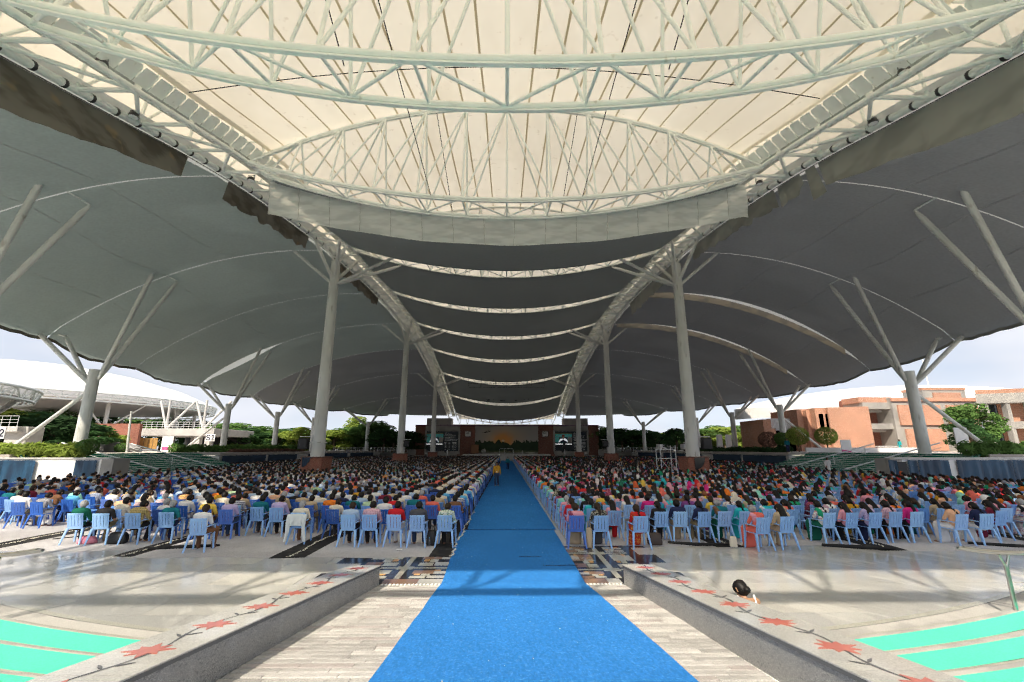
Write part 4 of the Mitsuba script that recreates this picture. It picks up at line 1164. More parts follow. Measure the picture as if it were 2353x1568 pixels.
sign_plate('section_sign', 'white sign reading S1 on the last pier of the deck building', 484, 1006, 87.4, 1.65, 1.3, 'S1', .95)
sign_plate('section_sign', 'white sign reading S2 cut off by the frame edge', -3, 995, 41.5, 1.15, 1.05, 'S2', .62)
k = sign_plate('banner_stand', 'white roll-up banner in front of the deck building', 384, 1021, 80, 1.9, 2.6, None, 0)
put(k, 'print_band', MB().box((at(384, 1030, 80)[0], 79.94, at(384, 1031, 80)[2]), (1.7, .02, .5)), 'banner_pink')
k = sign_plate('banner_stand', 'white and pink roll-up banner at the foot of the brick building', 1945, 1030, 60, 1.35, 2.1, None, 0)
put(k, 'print_band', MB().box((at(1945, 1038, 60)[0], 59.94, at(1945, 1038, 60)[2]), (1.2, .02, .45)), 'banner_pink')
sign_plate('banner_stand', 'plain white notice panel half hidden by the dark hedge', 2211, 1012, 43, 1.25, 2.3, None, 0)
k = thing('flag_pole', 'slim pale pole leaning in front of the brick wall', 'pole')
put(k, None, MB().tube((at(292, 1035, 62)[0], 62, TZ), (at(302, 945, 62)[0], 62, at(302, 945, 62)[2]), .16, 8, .11), 'column_paint', True)
k = thing('light_pole', 'thin tall white pole behind the brick building', 'pole')
put(k, None, MB().tube((at(2144, 920, 95)[0], 95, 2), (at(2112, 795, 95)[0], 95, at(2112, 795, 95)[2]), .16, 8, .10), 'plain_white', True)
k = thing('planter_ramp', 'sloping concrete planter with a thin rail near the brick wall', 'planter')
put(k, 'body', MB().prism([(at(212, 1020, 66)[0], 66), (at(278, 1020, 66)[0], 66), (at(278, 1020, 66)[0], 70), (at(212, 1020, 66)[0], 70)], TZ, [4.3, 2.9, 2.9, 4.3]), 'concrete')
put(k, 'rail', MB().tube((at(205, 1006, 65.8)[0], 65.8, 5.0), (at(262, 1026, 65.8)[0], 65.8, 3.6), .05, 6), 'white_rail', True)
k = thing('planter_box', 'concrete planter box with leafy plants by the brick wall', 'planter')
xa, xb = at(240, 1020, 64)[0], at(272, 1020, 64)[0]
put(k, 'box', MB().cbox(((xa + xb) / 2, 64.8, 3.0), (xb - xa, 1.6, 1.5), .05), 'concrete')
put(k, 'plants', leaf_cloud(np.array([[xa + (xb - xa) * u, 64.8, 4.0] for u in (.1, .35, .6, .9)]), np.full(4, .75), 800, .2, 77, .5, .4, 2.0), 'leaf_lime')
# deck corner of the smaller pavilion, at the frame edge
t = thing('pavilion_deck', 'concrete deck corner with a white railing at the frame edge', 'building')
Y = 43.0; xb = at(40, 985, Y)[0]; z1_ = at(40, 980, Y)[2]
put(t, 'deck', MB().cbox((xb - 8, Y + 1.2, z1_ - .25), (16, 2.4, .5), .03), 'concrete_pale')
put(t, 'pier', MB().cbox((at(28, 1010, Y)[0] - .5, Y + 1.5, (TZ + z1_) / 2), (2.0, 1.6, z1_ - TZ), .04), 'concrete_pale')
for h in (.35, .65, .95): put(t, 'rail', MB().tube((xb - 12, Y + .2, z1_ + h), (xb - .3, Y + .2, z1_ + h), .025, 6), 'white_rail', True)
for i in range(16): put(t, 'rail_post', MB().tube((xb - .3 - .75 * i, Y + .2, z1_), (xb - .3 - .75 * i, Y + .2, z1_ + .95), .025, 6), 'white_rail', True)

# ------------------------------------------------------------------ brick buildings on the women side
t = thing('brick_building', 'large brick building with concrete bands and a pale domed roof behind the women side', 'building')
Y = 76.0
def X(u, Yd=Y): return at(u, 1000, Yd)[0]
def Z(v, Yd=Y, u=1900): return at(u, v, Yd)[2]
def block(nm, u0, u1, v_top, m, Yd=Y, dep=8, z0=TZ, nm2=None):
    x0_, x1_ = X(u0, Yd), X(u1, Yd)
    return put(t, nm, MB().box(((x0_ + x1_) / 2, Yd + dep / 2, (z0 + Z(v_top, Yd, (u0 + u1) / 2)) / 2), (x1_ - x0_, dep, Z(v_top, Yd, (u0 + u1) / 2) - z0)), m)
block('wall', 1757, 1775, 964, 'brick_orange', 80); block('wall', 1775, 1784, 985, 'brick_orange', 80.1)
block('glass_wall', 1784, 1845, 990, 'window_glass', 80.5, 2)
put(t, 'ribbed_fascia', MB().box(((X(1776, 81) + X(1850, 81)) / 2, 81.8, (Z(962, 81) + Z(990, 81)) / 2), (X(1850, 81) - X(1776, 81), 1.2, Z(962, 81) - Z(990, 81))), 'wall_white')
for i in range(24): put(t, 'fascia_rib', MB().box((X(1777 + 3.1 * i, 81), 81.15, (Z(962, 81) + Z(990, 81)) / 2), (.10, .10, Z(962, 81) - Z(990, 81))), 'white_rail')
block('wall', 1838, 1860, 941, 'brick_orange', 79); block('wall', 1860, 1884, 943, 'brick_orange', 78)
block('wall', 1881, 1912, 938, 'brick_orange', 76.5)
for u in (1892, 1909 - 2):
    put(t, 'slit_window', MB().box((X(u, 76.5), 76.4, (Z(952, 76.5) + Z(985, 76.5)) / 2), (.55, .3, Z(952, 76.5) - Z(985, 76.5))), 'window_glass')
    put(t, 'slit_sill', MB().box((X(u, 76.5), 76.3, Z(986, 76.5)), (.75, .5, .18)), 'concrete')
    put(t, 'square_window', MB().box((X(u + 3, 76.5), 76.4, Z(1004, 76.5)), (.5, .3, .85)), 'window_glass')
    put(t, 'window_frame', MB().box((X(u + 3, 76.5), 76.42, Z(1004, 76.5)), (.66, .22, 1.0)), 'concrete_pale')
x0_, x1_ = X(1911), X(1990)
put(t, 'wall', MB().prism([(x0_, Y), (x1_, Y - 1.5), (x1_, Y + 8), (x0_, Y + 8)], TZ, [Z(937), Z(936), Z(936), Z(937)]), 'brick_orange')
# recessed balcony bay
block('bay_back', 1988, 2062, 916, 'brick_red', 78.2, 5)
for v0, v1 in ((926, 941), (974, 987)): put(t, 'balcony_beam', MB().box(((X(1986) + X(2064)) / 2, 77.4, (Z(v0) + Z(v1)) / 2), (X(2064) - X(1986), 4.4, Z(v0) - Z(v1))), 'concrete')
for v0 in (941, 987): put(t, 'balcony_soffit', MB().box(((X(1988) + X(2062)) / 2, 78.3, Z(v0 + 3)), (X(2062) - X(1988), 2.8, .35)), 'concrete_pale')
block('parapet', 1986, 2064, 913, 'brick_orange', 75.6, 3.9, Z(926))
put(t, 'bay_rail', MB().tube((X(1992, 75), 75, Z(1026, 75)), (X(2060, 75), 75, Z(1026, 75)), .07, 6), 'white_rail', True)
put(t, 'bay_door', MB().box((X(2022, 79), 79.3, Z(1020, 79)), (2.6, .3, 2.1)), 'gutter_metal')
# main frontage: concrete frame with brick fields
u0, u1 = 2062, 2262
Yf = 74.5
block('frame', u0, u1, 914, 'concrete', Yf + .25, 9)
for a, b in ((2070, 2174), (2184, 2262)):
    for v0, v1, m in ((931, 977, 'brick_orange'), (986, 1036, 'brick_orange')):
        a2 = a + 6 if v0 < 980 else a + 14
        put(t, 'brick_field', MB().box(((X(a2, Yf) + X(b, Yf)) / 2, Yf + .1, (Z(v0, Yf) + Z(v1, Yf)) / 2), (X(b, Yf) - X(a2, Yf), .3, Z(v0, Yf) - Z(v1, Yf))), m)
put(t, 'brick_field', MB().box(((X(2064, Yf) + X(2262, Yf)) / 2, Yf + .1, (Z(914, Yf) + Z(922, Yf)) / 2), (X(2262, Yf) - X(2064, Yf), .3, Z(914, Yf) - Z(922, Yf))), 'brick_orange')
put(t, 'tower', MB().box(((X(2140, 78) + X(2240, 78)) / 2, 80, (TZ + Z(896, 78, 2190)) / 2), (X(2240, 78) - X(2140, 78), 4, Z(896, 78, 2190) - TZ)), 'concrete')
put(t, 'brick_field', MB().box(((X(2162, 78) + X(2226, 78)) / 2, 77.9, (Z(903, 78, 2190) + Z(921, 78, 2190)) / 2), (X(2226, 78) - X(2162, 78), .3, Z(903, 78, 2190) - Z(921, 78, 2190))), 'brick_orange')
put(t, 'brick_cap', MB().box(((X(2140, 78) + X(2240, 78)) / 2, 80, Z(896, 78, 2190) + .15), (X(2240, 78) - X(2140, 78) + .2, 4.2, .45)), 'brick_orange')
# domed roof
P = []
for i, a in enumerate(np.linspace(0, PI, 40)):
    row = []
    for v in np.linspace(0, 1, 12):
        x = 92 - 42 * math.cos(a) * (1 - .0 * v); row.append((x - (x - 92) * v * .97, 100 - 16 * math.sin(a) * (1 - v), 11.2 + 5.2 * math.sin(v * PI / 2) ** .8))
    P.append(row)
put(t, 'domed_roof', MB().grid(P), 'white_membrane', True)
put(t, 'roof_drum', MB().grid(np.array([[(92 - 42 * math.cos(a), 100 - 16 * math.sin(a), z) for z in (9.0, 11.2)] for a in np.linspace(0, PI, 40)])), 'wall_white', True)
k = thing('gate_block', 'plain white gate block between the trees and the brick building', 'building')
xa, xb = at(1728, 1000, 92)[0], at(1760, 1000, 92)[0]
put(k, 'side', MB().box((xa + .15, 94, 5.0), (.3, 4, 5.2)), 'wall_white'); put(k, 'side', MB().box(((xa + xb) / 2 + 1.2, 92.4, 5.0), (xb - xa - 2.4, .4, 5.2)), 'wall_white'); put(k, 'top', MB().box(((xa + xb) / 2, 94, 7.75), (xb - xa, 4.4, .3)), 'wall_white')
t = thing('corner_building', 'brick and concrete building with deep bands at the frame edge, women side', 'building')
Yc = 58.0; xa = at(2262, 1000, Yc)[0]
for v0, v1, m, o in ((906, 928, 'concrete', 0), (897, 906, 'brick_orange', .1), (970, 986, 'concrete', .3)):
    z0, z1 = at(2262, v1, Yc)[2], at(2262, v0, Yc)[2]
    put(t, 'band', MB().prism([(xa + o, Yc), (xa + 8, Yc - 3.6), (xa + 30, Yc - 3.6), (xa + 30, Yc + 9), (xa * (Yc + 9) / Yc + .6, Yc + 9)], z0, z1), m)
put(t, 'glass_core', MB().prism([(xa + 2.2, Yc + 1.2), (xa + 8.6, Yc - 1.6), (xa + 30, Yc - 1.6), (xa + 30, Yc + 8), (xa * (Yc + 8) / Yc + 2.6, Yc + 8)], TZ, at(2262, 910, Yc)[2]), 'window_glass')
put(t, 'brick_core', MB().prism([(xa + 3.2, Yc + .6), (xa + 8.2, Yc - 1.75), (xa + 8.5, Yc - 1.4), (xa + 3.4, Yc + 1.0)], TZ, at(2262, 910, Yc)[2]), 'brick_orange')
for i in range(9):
    x = xa + .9 + 1.9 * i; y = Yc + .2 - (3.6 / 8) * min(8, x - xa)
    put(t, 'pier', MB().cbox((x, y + .3, (TZ + at(2262, 908, Yc)[2]) / 2), (.5, .7, at(2262, 908, Yc)[2] - TZ), .03), 'concrete')
k = thing('white_low_wall', 'low white wall at the top of the green steps, women side', 'wall')
put(k, 'face', MB().box((48, 62, TZ + .3), (16, .3, .6)), 'wall_white')
for i in range(4):
    k = thing('white_post', 'square white gate post among the trees, women side', 'post', 'white gate posts'); p = at((1585, 1606, 1655, 1676)[i], 1030, 96); put(k, None, MB().cbox((p[0], 96, TZ + 1.6), (.9, .9, 3.4), .03), 'plain_white')
    labels[k]['label'] = f'square white gate post among trees, women side, {ORD[i + 1]} from the aisle'


# vehicles
def van(x, y, ang, L, W, H, label, ambulance):
    t = thing('ambulance' if ambulance else 'parked_van', label, 'ambulance' if ambulance else 'van')
    X_ = T().translate([x, y, TZ]).rotate([0, 0, 1], ang)
    prof = [(-L / 2, .35), (-L / 2, H * .92), (-L / 2 + .15, H), (L * .20, H), (L * .30, H * .93), (L * .41, H * .52), (L / 2 - .05, H * .42), (L / 2, H * .18), (L / 2, .35)]
    pts = [(px_, s * (W / 2 - (.08 if pz > H * .5 else 0)), pz) for px_, pz in prof for s in (-1, 1)]
    put(t, 'body', m3.Manifold.hull_points(np.array(pts)), 'plain_white', xf=X_)
    for s in (-1, 1):
        put(t, 'side_window', MB().prism([(L * .08, s * (W / 2 - .05)), (L * .30, s * (W / 2 - .05)), (L * .30, s * (W / 2 - .01)), (L * .08, s * (W / 2 - .01))], H * .55, [H * .86, H * .86, H * .86, H * .86]), 'window_glass', xf=X_)
        put(t, 'rear_window', MB().cbox((-L * .22, s * (W / 2 - .02), H * .68), (L * .2, .06, H * .2), .01), 'window_glass', xf=X_)
        if ambulance:
            for r in range(2):
                for c in range(8): put(t, 'check_square', MB().box((-L * .42 + .32 * c + .16 * r, s * (W / 2 + .002), H * .36 + .16 * r), (.16, .02, .16)), 'plain_black', xf=X_)
            put(t, 'yellow_panel', MB().box((-L * .05, s * (W / 2 - .01), H * .74), (.55, .05, .2)), 'cloth_yellow_fabric', xf=X_)
        for wx in (-L * .30, L * .30):
            put(t, 'wheel', MB().tube((wx, s * (W / 2 - .2), .36), (wx, s * (W / 2 + .02), .36), .36, 18, cap=True), 'plain_black', xf=X_)
            put(t, 'wheel_disc', MB().tube((wx, s * (W / 2 + .01), .36), (wx, s * (W / 2 + .035), .36), .2, 14, cap=True), 'steel_rail', xf=X_)
    put(t, 'windscreen', MB().quad((L * .31, -W * .42, H * .90), (L * .405, -W * .45, H * .54), (L * .405, W * .45, H * .54), (L * .31, W * .42, H * .90)), 'window_glass', xf=X_ @ T().translate([.02, 0, .02]))
    if ambulance: put(t, 'light_bar', MB().cbox((L * .15, 0, H + .09), (.3, W * .7, .18), .03), 'cloth_royal_blue_fabric', xf=X_)


p = at(703, 1027, 112); van(p[0] - 1, 112, 178, 5.6, 2.0, 2.6, 'white ambulance with black check squares parked behind the hall, men side', True)
p = at(640, 1030, 118); van(p[0], 118, 10, 4.6, 1.9, 1.9, 'white van half hidden behind the long hedge, men side', False)
p = at(1590, 1026, 100); van(p[0], 100, 4, 4.4, 1.8, 1.5, 'white car between white gate posts on the women side', False)
p = at(1530, 1027, 118); van(p[0], 118, 12, 4.4, 1.8, 1.6, 'white car under the trees near the stage, women side', False)
# ------------------------------------------------------------------ stage at the far end
YS = 133.0
t = thing('stage_building', 'wide brick and concrete stage building with a mural at the far end of the aisle', 'building')
def sx_(zx): return -26 + (zx - 300) / 65.5
put(t, 'back_mass', MB().box((.3, YS + 2.6, 4.6), (52.4, 4.0, 9.2)), 'concrete')
for a, b in ((-26, -23.1), (23.6, 26.6)): put(t, 'brick_panel', MB().box(((a + b) / 2, YS + .45, 4.7), (b - a, .5, 9.4)), 'brick_dark')
for a, b in ((-13.2, -8.9), (9.2, 13.6)): put(t, 'brick_panel', MB().box(((a + b) / 2, YS + .40, 4.7), (b - a, .6, 9.4)), 'brick_dark')
for a, b in ((-23.1, -13.2), (13.6, 23.6)):
    put(t, 'frame', MB().box(((a + b) / 2, YS + .5, 8.75), (b - a, .5, 1.3)), 'concrete'); put(t, 'frame', MB().box(((a + b) / 2, YS + .5, 1.0), (b - a, .5, 2.0)), 'concrete')
    for x in (a + .15, b - .2): put(t, 'frame', MB().box((x, YS + .4, 5.0), (.5, .7, 6.2)), 'concrete')
for sx in (-1, 1): put(t, 'wing_wall', MB().box((sx * 31.5 + .3, YS - .5, 1.35), (11.4, .4, 2.7)), 'concrete')
put(t, 'coping', MB().box((.3, YS + 2.2, 9.46), (52.8, 4.6, .12)), 'cloth_purple_fabric')
for sx in (-1, 1): put(t, 'roof_pier', MB().box((sx * 20 + .4, YS + 4.5, 10.0), (7.2, 4, 3.2)), 'concrete')
put(t, 'platform', MB().box((.15, YS - 2.5, .72), (24, 5.0, 1.44)), 'concrete_pale')
for s in (-1, 1):
    put(t, 'side_platform', MB().box((s * 18.6, YS - 2.0, .55), (12.8, 4.0, 1.1)), 'concrete')
    put(t, 'platform_brick', MB().prism([(s * 11.0, YS - 4.6), (s * 13.4, YS - 4.6), (s * 13.4, YS - 4.2), (s * 11.0, YS - 4.2)], 0, [.5, 1.5, 1.5, .5] if s < 0 else [.5, 1.5, 1.5, .5]), 'brick_dark')


def c_mural(p, n, uv):
    x, z = p.x, p.z
    d = dr.sqrt(dr.square(x + .9) * .55 + dr.square(z - 5.1))
    sky_ = mix((.42, .40, .38), (.62, .45, .30), smoothstep(6.5, 1.0, d))
    sky_ = mix(sky_, (.82, .36, .09), smoothstep(3.2, .9, d + .8 * (fbm(x * 1.6, z * 1.6, 2.0, 3) - .5)) * .9)
    sky_ = mix(sky_, (.95, .80, .50), smoothstep(.42, .22, d))
    edge = 4.6 + .55 * smoothstep(2.0, 8.0, dr.abs(x)) + 1.3 * (fbm(x * .8, 1.0, 3.0, 4) - .5) + .9 * (noise(x * 3.1, 2.0, 1.0) - .5)
    tree_ = mix((.025, .050, .030), (.055, .085, .045), fbm(x * 1.2, z * 1.4, 4.0, 4))
    c = mix(sky_, tree_, smoothstep(edge + .08, edge - .08, z))
    return mix(c, mix((.10, .14, .06), (.28, .26, .18), fbm(x * .9, z * 3, 7.0, 4)), smoothstep(2.9, 2.1, z + .6 * fbm(x * 1.3, 1.0, 1.0, 3)))


mat('mural_print', c_mural, .8, .2)
k = thing('stage_mural', 'painted mural of a sunset over dark trees behind the stage', 'mural')
put(k, 'panel', MB().box((.15, YS + .3, 5.6), (18.2, .12, 7.5)), 'mural_print')
g = MB()                                                   # bird painted in the sky of the mural: cut-out plate
for a in (((-6.9, 7.3), (-5.6, 7.75), (-4.9, 7.55), (-5.7, 7.35)), ((-5.3, 8.35), (-5.1, 7.6), (-4.75, 7.6)), ((-5.0, 7.75), (-4.35, 7.9), (-4.75, 7.45))):
    c = np.array([[x, YS + .235, z] for x, z in a]); g.add(np.vstack([c.mean(0)[None], c]), [[0, i + 1, (i + 1) % len(a) + 1] for i in range(len(a))])
put(k, 'bird', g, 'plain_black')

# two large screens; they give off their own light
for s, cx_, lab in ((-1, -18.4, 'large lit screen showing a speaker in a red cap, men side of the stage'), (1, 18.45, 'large lit screen showing a speaker in a red cap, women side of the stage')):
    t = thing('video_screen', lab, 'screen')
    y = YS + .18; x0 = cx_ - 4.75; z0 = 2.35
    put(t, 'panel', MB().cbox((cx_, y + .1, 5.0), (9.5, .2, 5.4), .03), 'screen_dark')
    lit = lambda k_, c, q: scene[k_].update(emitter={'type': 'area', 'radiance': rgb(*[x * q for x in c])})
    W = lambda nm, a, b, c, d, m, dy: put(t, nm, MB().box((x0 + (a + b) / 2, y - dy, z0 + (c + d) / 2), (b - a, .02, d - c)), m)
    lit(W('picture', .35, 5.15, 2.25, 4.95, 'screen_teal', .02), (.05, .50, .50), .16)
    W('picture_top', .35, 5.15, 4.6, 4.95, 'screen_leaf', .03)
    W('picture_side', 4.0, 5.15, 2.25, 3.7, 'screen_grey', .03)
    for i in range(16): W('flower', .5 + .29 * i, .66 + .29 * i, 3.2 + .9 * abs(math.sin(i * 2.1)), 3.32 + .9 * abs(math.sin(i * 2.1)), 'screen_red' if i % 3 else 'screen_white', .035)
    W('seat_back', 1.5, 3.9, 2.3, 3.75, 'screen_navy', .04)
    def disc(nm, px_, pz, rx, rz, m, dy, a0=0, a1=2 * PI):
        g = np.linspace(a0, a1, 20); c = np.column_stack([x0 + px_ + rx * np.cos(g), np.full(20, y - dy), z0 + pz + rz * np.sin(g)])
        return put(t, nm, MB().add(np.vstack([c.mean(0)[None], c]), [[0, i + 1, i + 2] for i in range(19)]), m)
    lit(disc('shirt', 2.65, 2.28, 1.30, 1.25, 'screen_white', .05, 0, PI), (.9, .95, 1), .20)
    disc('head', 2.65, 3.75, .36, .48, 'screen_skin', .06); disc('beard', 2.65, 3.52, .26, .24, 'screen_grey', .065, PI, 2 * PI); disc('cap', 2.65, 3.92, .42, .52, 'screen_red', .07, 0, PI)
    tm = meshkit.text_mesh('meditation in progress', .34, .01, True); v = np.array(tm.vertices); k_ = 4.75 / (v[:, 0].max() - v[:, 0].min())
    put(t, 'caption', (np.column_stack([x0 + .3 + (v[:, 0] - v[:, 0].min()) * k_, y - .04 - v[:, 2], z0 + 1.68 + v[:, 1] * k_]), np.array(tm.faces)), 'screen_white')
    lit(t + '__caption', (1, 1, 1), .20)
    r = random.Random(3); z = 4.85; i = 0
    while z > .3:                                           # lines of print too fine to read
        L = [1.3, 1.9, 3.2, 3.0, 1.9, 3.8, 3.6][i] if i < 7 else 1.6
        W('text_line', 5.6, 5.6 + L, z, z + .085, 'screen_white', .03)
        if i >= 7: W('text_line', 7.8, 7.8 + r.uniform(1.0, 1.5), z, z + .085, 'screen_white', .03)
        z -= .40 if i < 3 else (.18 if i in (3, 7, 8) else .40); i += 1
    for a in range(3): put(t, 'emblem', MB().poly([(x0 + 2.3 + .16 * a + .12 * math.sin(q), y - .03, z0 + .75 + q * .16) for q in np.linspace(0, 3, 8)], .02, 4), 'screen_grey', True)
for key, c in (('screen_dark', (.012, .022, .032)), ('screen_teal', (.14, .75, .74)), ('screen_leaf', (.16, .20, .12)), ('screen_grey', (.35, .33, .32)), ('screen_navy', (.02, .03, .10)), ('screen_white', (.95, .96, .97)), ('screen_skin', (.45, .24, .15)), ('screen_red', (.65, .04, .03))): mat(key, c, .45)

for s in (-1, 1):
    k = thing('wall_screen', f'small bright square monitor on the brick panel of the stage, {SIDE[s]}', 'screen'); put(k, 'frame', MB().cbox((s * 11.05 + .15, YS + .04, 7.0), (1.75, .14, 1.5), .02), 'plain_black'); put(k, 'display', MB().box((s * 11.05 + .15, YS - .04, 7.0), (1.6, .02, 1.35)), 'wall_white')
    put(k, 'image_patch', MB().box((s * 11.05 + .0, YS - .055, 7.2), (.9, .02, .55)), 'concrete')
k = thing('wooden_box', 'tall brown wooden box on the stage beside the mural', 'box'); put(k, 'body', MB().cbox((-8.85, YS - .6, 2.75), (2.1, 1.0, 2.3), .03), 'wood_box'); put(k, 'lid', MB().cbox((-8.85, YS - .6, 3.93), (2.2, 1.1, .08), .02), 'wood_box')
t = thing('camera_scaffold', 'pale pipe scaffold at the stage end of the aisle', 'scaffold')
for x in (-1.75, -.35, 1.9):
    for y in (126.2, 127.4): put(t, 'post', MB().tube((x, y, 0), (x, y, 2.85), .05, 6), 'white_rail', True)
for y in (126.2, 127.4): put(t, 'top_bar', MB().tube((-1.75, y, 2.85), (1.9, y, 2.85), .05, 6), 'white_rail', True)
put(t, 'deck', MB().cbox((.8, 126.8, 1.6), (2.4, 1.2, .08), .01), 'gutter_metal'); put(t, 'equipment', MB().cbox((.9, 126.9, 2.35), (1.5, .5, .35), .05), 'plain_black')
for s in (-1, 1):
    k = thing('speaker_tower', f'slim white speaker post in front of the screen, {SIDE[s]}', 'speaker'); x = s * 15.9
    put(k, 'post', MB().cbox((x, 127, 1.3), (.28, .28, 2.6), .03), 'plain_white'); put(k, 'line_array', MB().cbox((x, 127.0, 3.7), (.5, .6, 2.2), .05), 'plain_black'); put(k, 'side_box', MB().cbox((x - .6, 127, 2.2), (.45, .5, .7), .05), 'plain_black')
    k = thing('stage_lectern', f'dark pole with a small pale top in front of the stage, {SIDE[s]}', 'stand'); put(k, 'pole', MB().tube((s * 21.5, 126, 0), (s * 21.5, 126, 1.6), .07, 6), 'dark_metal', True); put(k, 'top', MB().cbox((s * 21.5, 126, 1.7), (.7, .4, .25), .03), 'wall_white')
for i, (x, c) in enumerate(((-6.3, 'stone_light'), (4.6, 'wall_white'), (6.6, 'stone_light'))):
    k = thing('stage_rock', ['pale boulder-like prop on the stage', 'small white figure-like prop on the stage', 'low pale rock prop on the stage'][i], 'prop')
    g = np.random.default_rng(i); q = g.normal(size=(26, 3)); q /= np.linalg.norm(q, axis=1, keepdims=True); q *= np.array([(.7, .5, .8), (.16, .16, .7), (1.8, .6, .35)][i]) * g.uniform(.8, 1.1, (26, 1))
    put(k, None, m3.Manifold.hull_points(q + np.array([x, YS - .8, 1.44 + [.7, .6, .25][i]])), c)
t = thing('light_bar', 'black lighting bar with square lamps hung below the sixth lens truss', 'lamp bar')
yb = 117.0; zb = 15.2
put(t, 'bar', MB().tube((-6.5, yb, zb + .3), (6.5, yb, zb + .3), .06, 6), 'dark_metal', True)
for i, x in enumerate((-5.2, -4.5, -3.2, -2.4, -1.2, -.6, .4, 1.2, 2.4, 3.4, 4.6, 5.6)):
    big = i in (1, 4, 5, 8); put(t, 'lamp', MB().cbox((x, yb, zb - (.1 if big else 0)), ((.55, .4, .55) if big else (.18, .2, .3)), .03), 'plain_black')
t = thing('rigging_truss', 'thin dark rigging truss hung below the fifth lens truss', 'rigging')
for dz in (0, .9): put(t, 'bar', MB().tube((-8.5, 101.5, 16.2 + dz), (8.5, 101.5, 16.2 + dz), .04, 5), 'dark_metal', True)
for x in np.linspace(-8.5, 8.5, 7): put(t, 'hanger', MB().tube((x, 101.5, 16.2), (x, 101.5, 18.4), .03, 5), 'dark_metal', True)

# speakers, cloths and the lift frame at the tall columns
for s in (-1, 1):
    for y, nm in ((41.0, 'first'), (73.0, 'second')):
        k = thing('column_speaker', f'black loudspeaker mounted on the {nm} tall column, {SIDE[s]}', 'speaker')
        x = s * 16.4 + s * (-.9 if y > 60 else .0) + (1.15 if s > 0 and y < 60 else (-1.15 if y < 60 else 0))
        put(k, 'cabinet', MB().cbox((x, y - .3, 3.25 if y < 60 else 3.6), (.75, .7, .95), .05), 'plain_black'); put(k, 'bracket', MB().cbox((x - s * .1, y - .1, 3.85 if y < 60 else 4.2), (1.1, .2, .08), .02), 'white_rail')
P = [[(-16.4 - .75 + .75 * u + .04 * math.sin(u * 25 + v), 39.72 - .03 * math.sin(u * 30), 2.12 - v * (.75 * (1 - u) + .55 * u * (1 - u) * 2)) for v in np.linspace(0, 1, 6)] for u in np.linspace(.0, 1, 22)]
k = thing('draped_cloth', 'dark cloth draped over the corner of the first plinth, men side', 'cloth'); put(k, None, MB().grid(P), 'cover_navy', True)
g = np.linspace(PI, 1.5 * PI, 12)
k = thing('plinth_plate', 'dark quarter-round plate on the front of the first plinth, women side', 'plate'); c = np.array([[16.9 + .9 * math.cos(q) * -1 - .9, 39.76, 2.1 + 1.0 * math.sin(q)] for q in np.linspace(PI, 1.5 * PI, 12)] + [[16.0, 39.76, 2.1]]); c2 = c.copy(); c2[:, 1] -= .05
put(k, None, m3.Manifold.hull_points(np.vstack([c, c2])), 'granite_black')
t = thing('lift_frame', 'thin white pipe frame with a ladder beside the first plinth, women side', 'scaffold')
for x, y in ((13.3, 40.2), (14.6, 40.2), (13.3, 41.4), (14.6, 41.4)): put(t, 'post', MB().tube((x, y, 0), (x, y, 3.1 if x > 14 else 2.8), .035, 6), 'white_rail', True)
for z in (1.0, 2.0, 2.75): put(t, 'bar', MB().tube((13.3, 40.2, z), (14.6, 40.2, z), .03, 6), 'white_rail', True); put(t, 'bar', MB().tube((13.3, 41.4, z), (14.6, 41.4, z), .03, 6), 'white_rail', True)
put(t, 'brace', MB().tube((13.3, 40.2, 1.9), (14.6, 40.2, .3), .025, 6), 'white_rail', True)
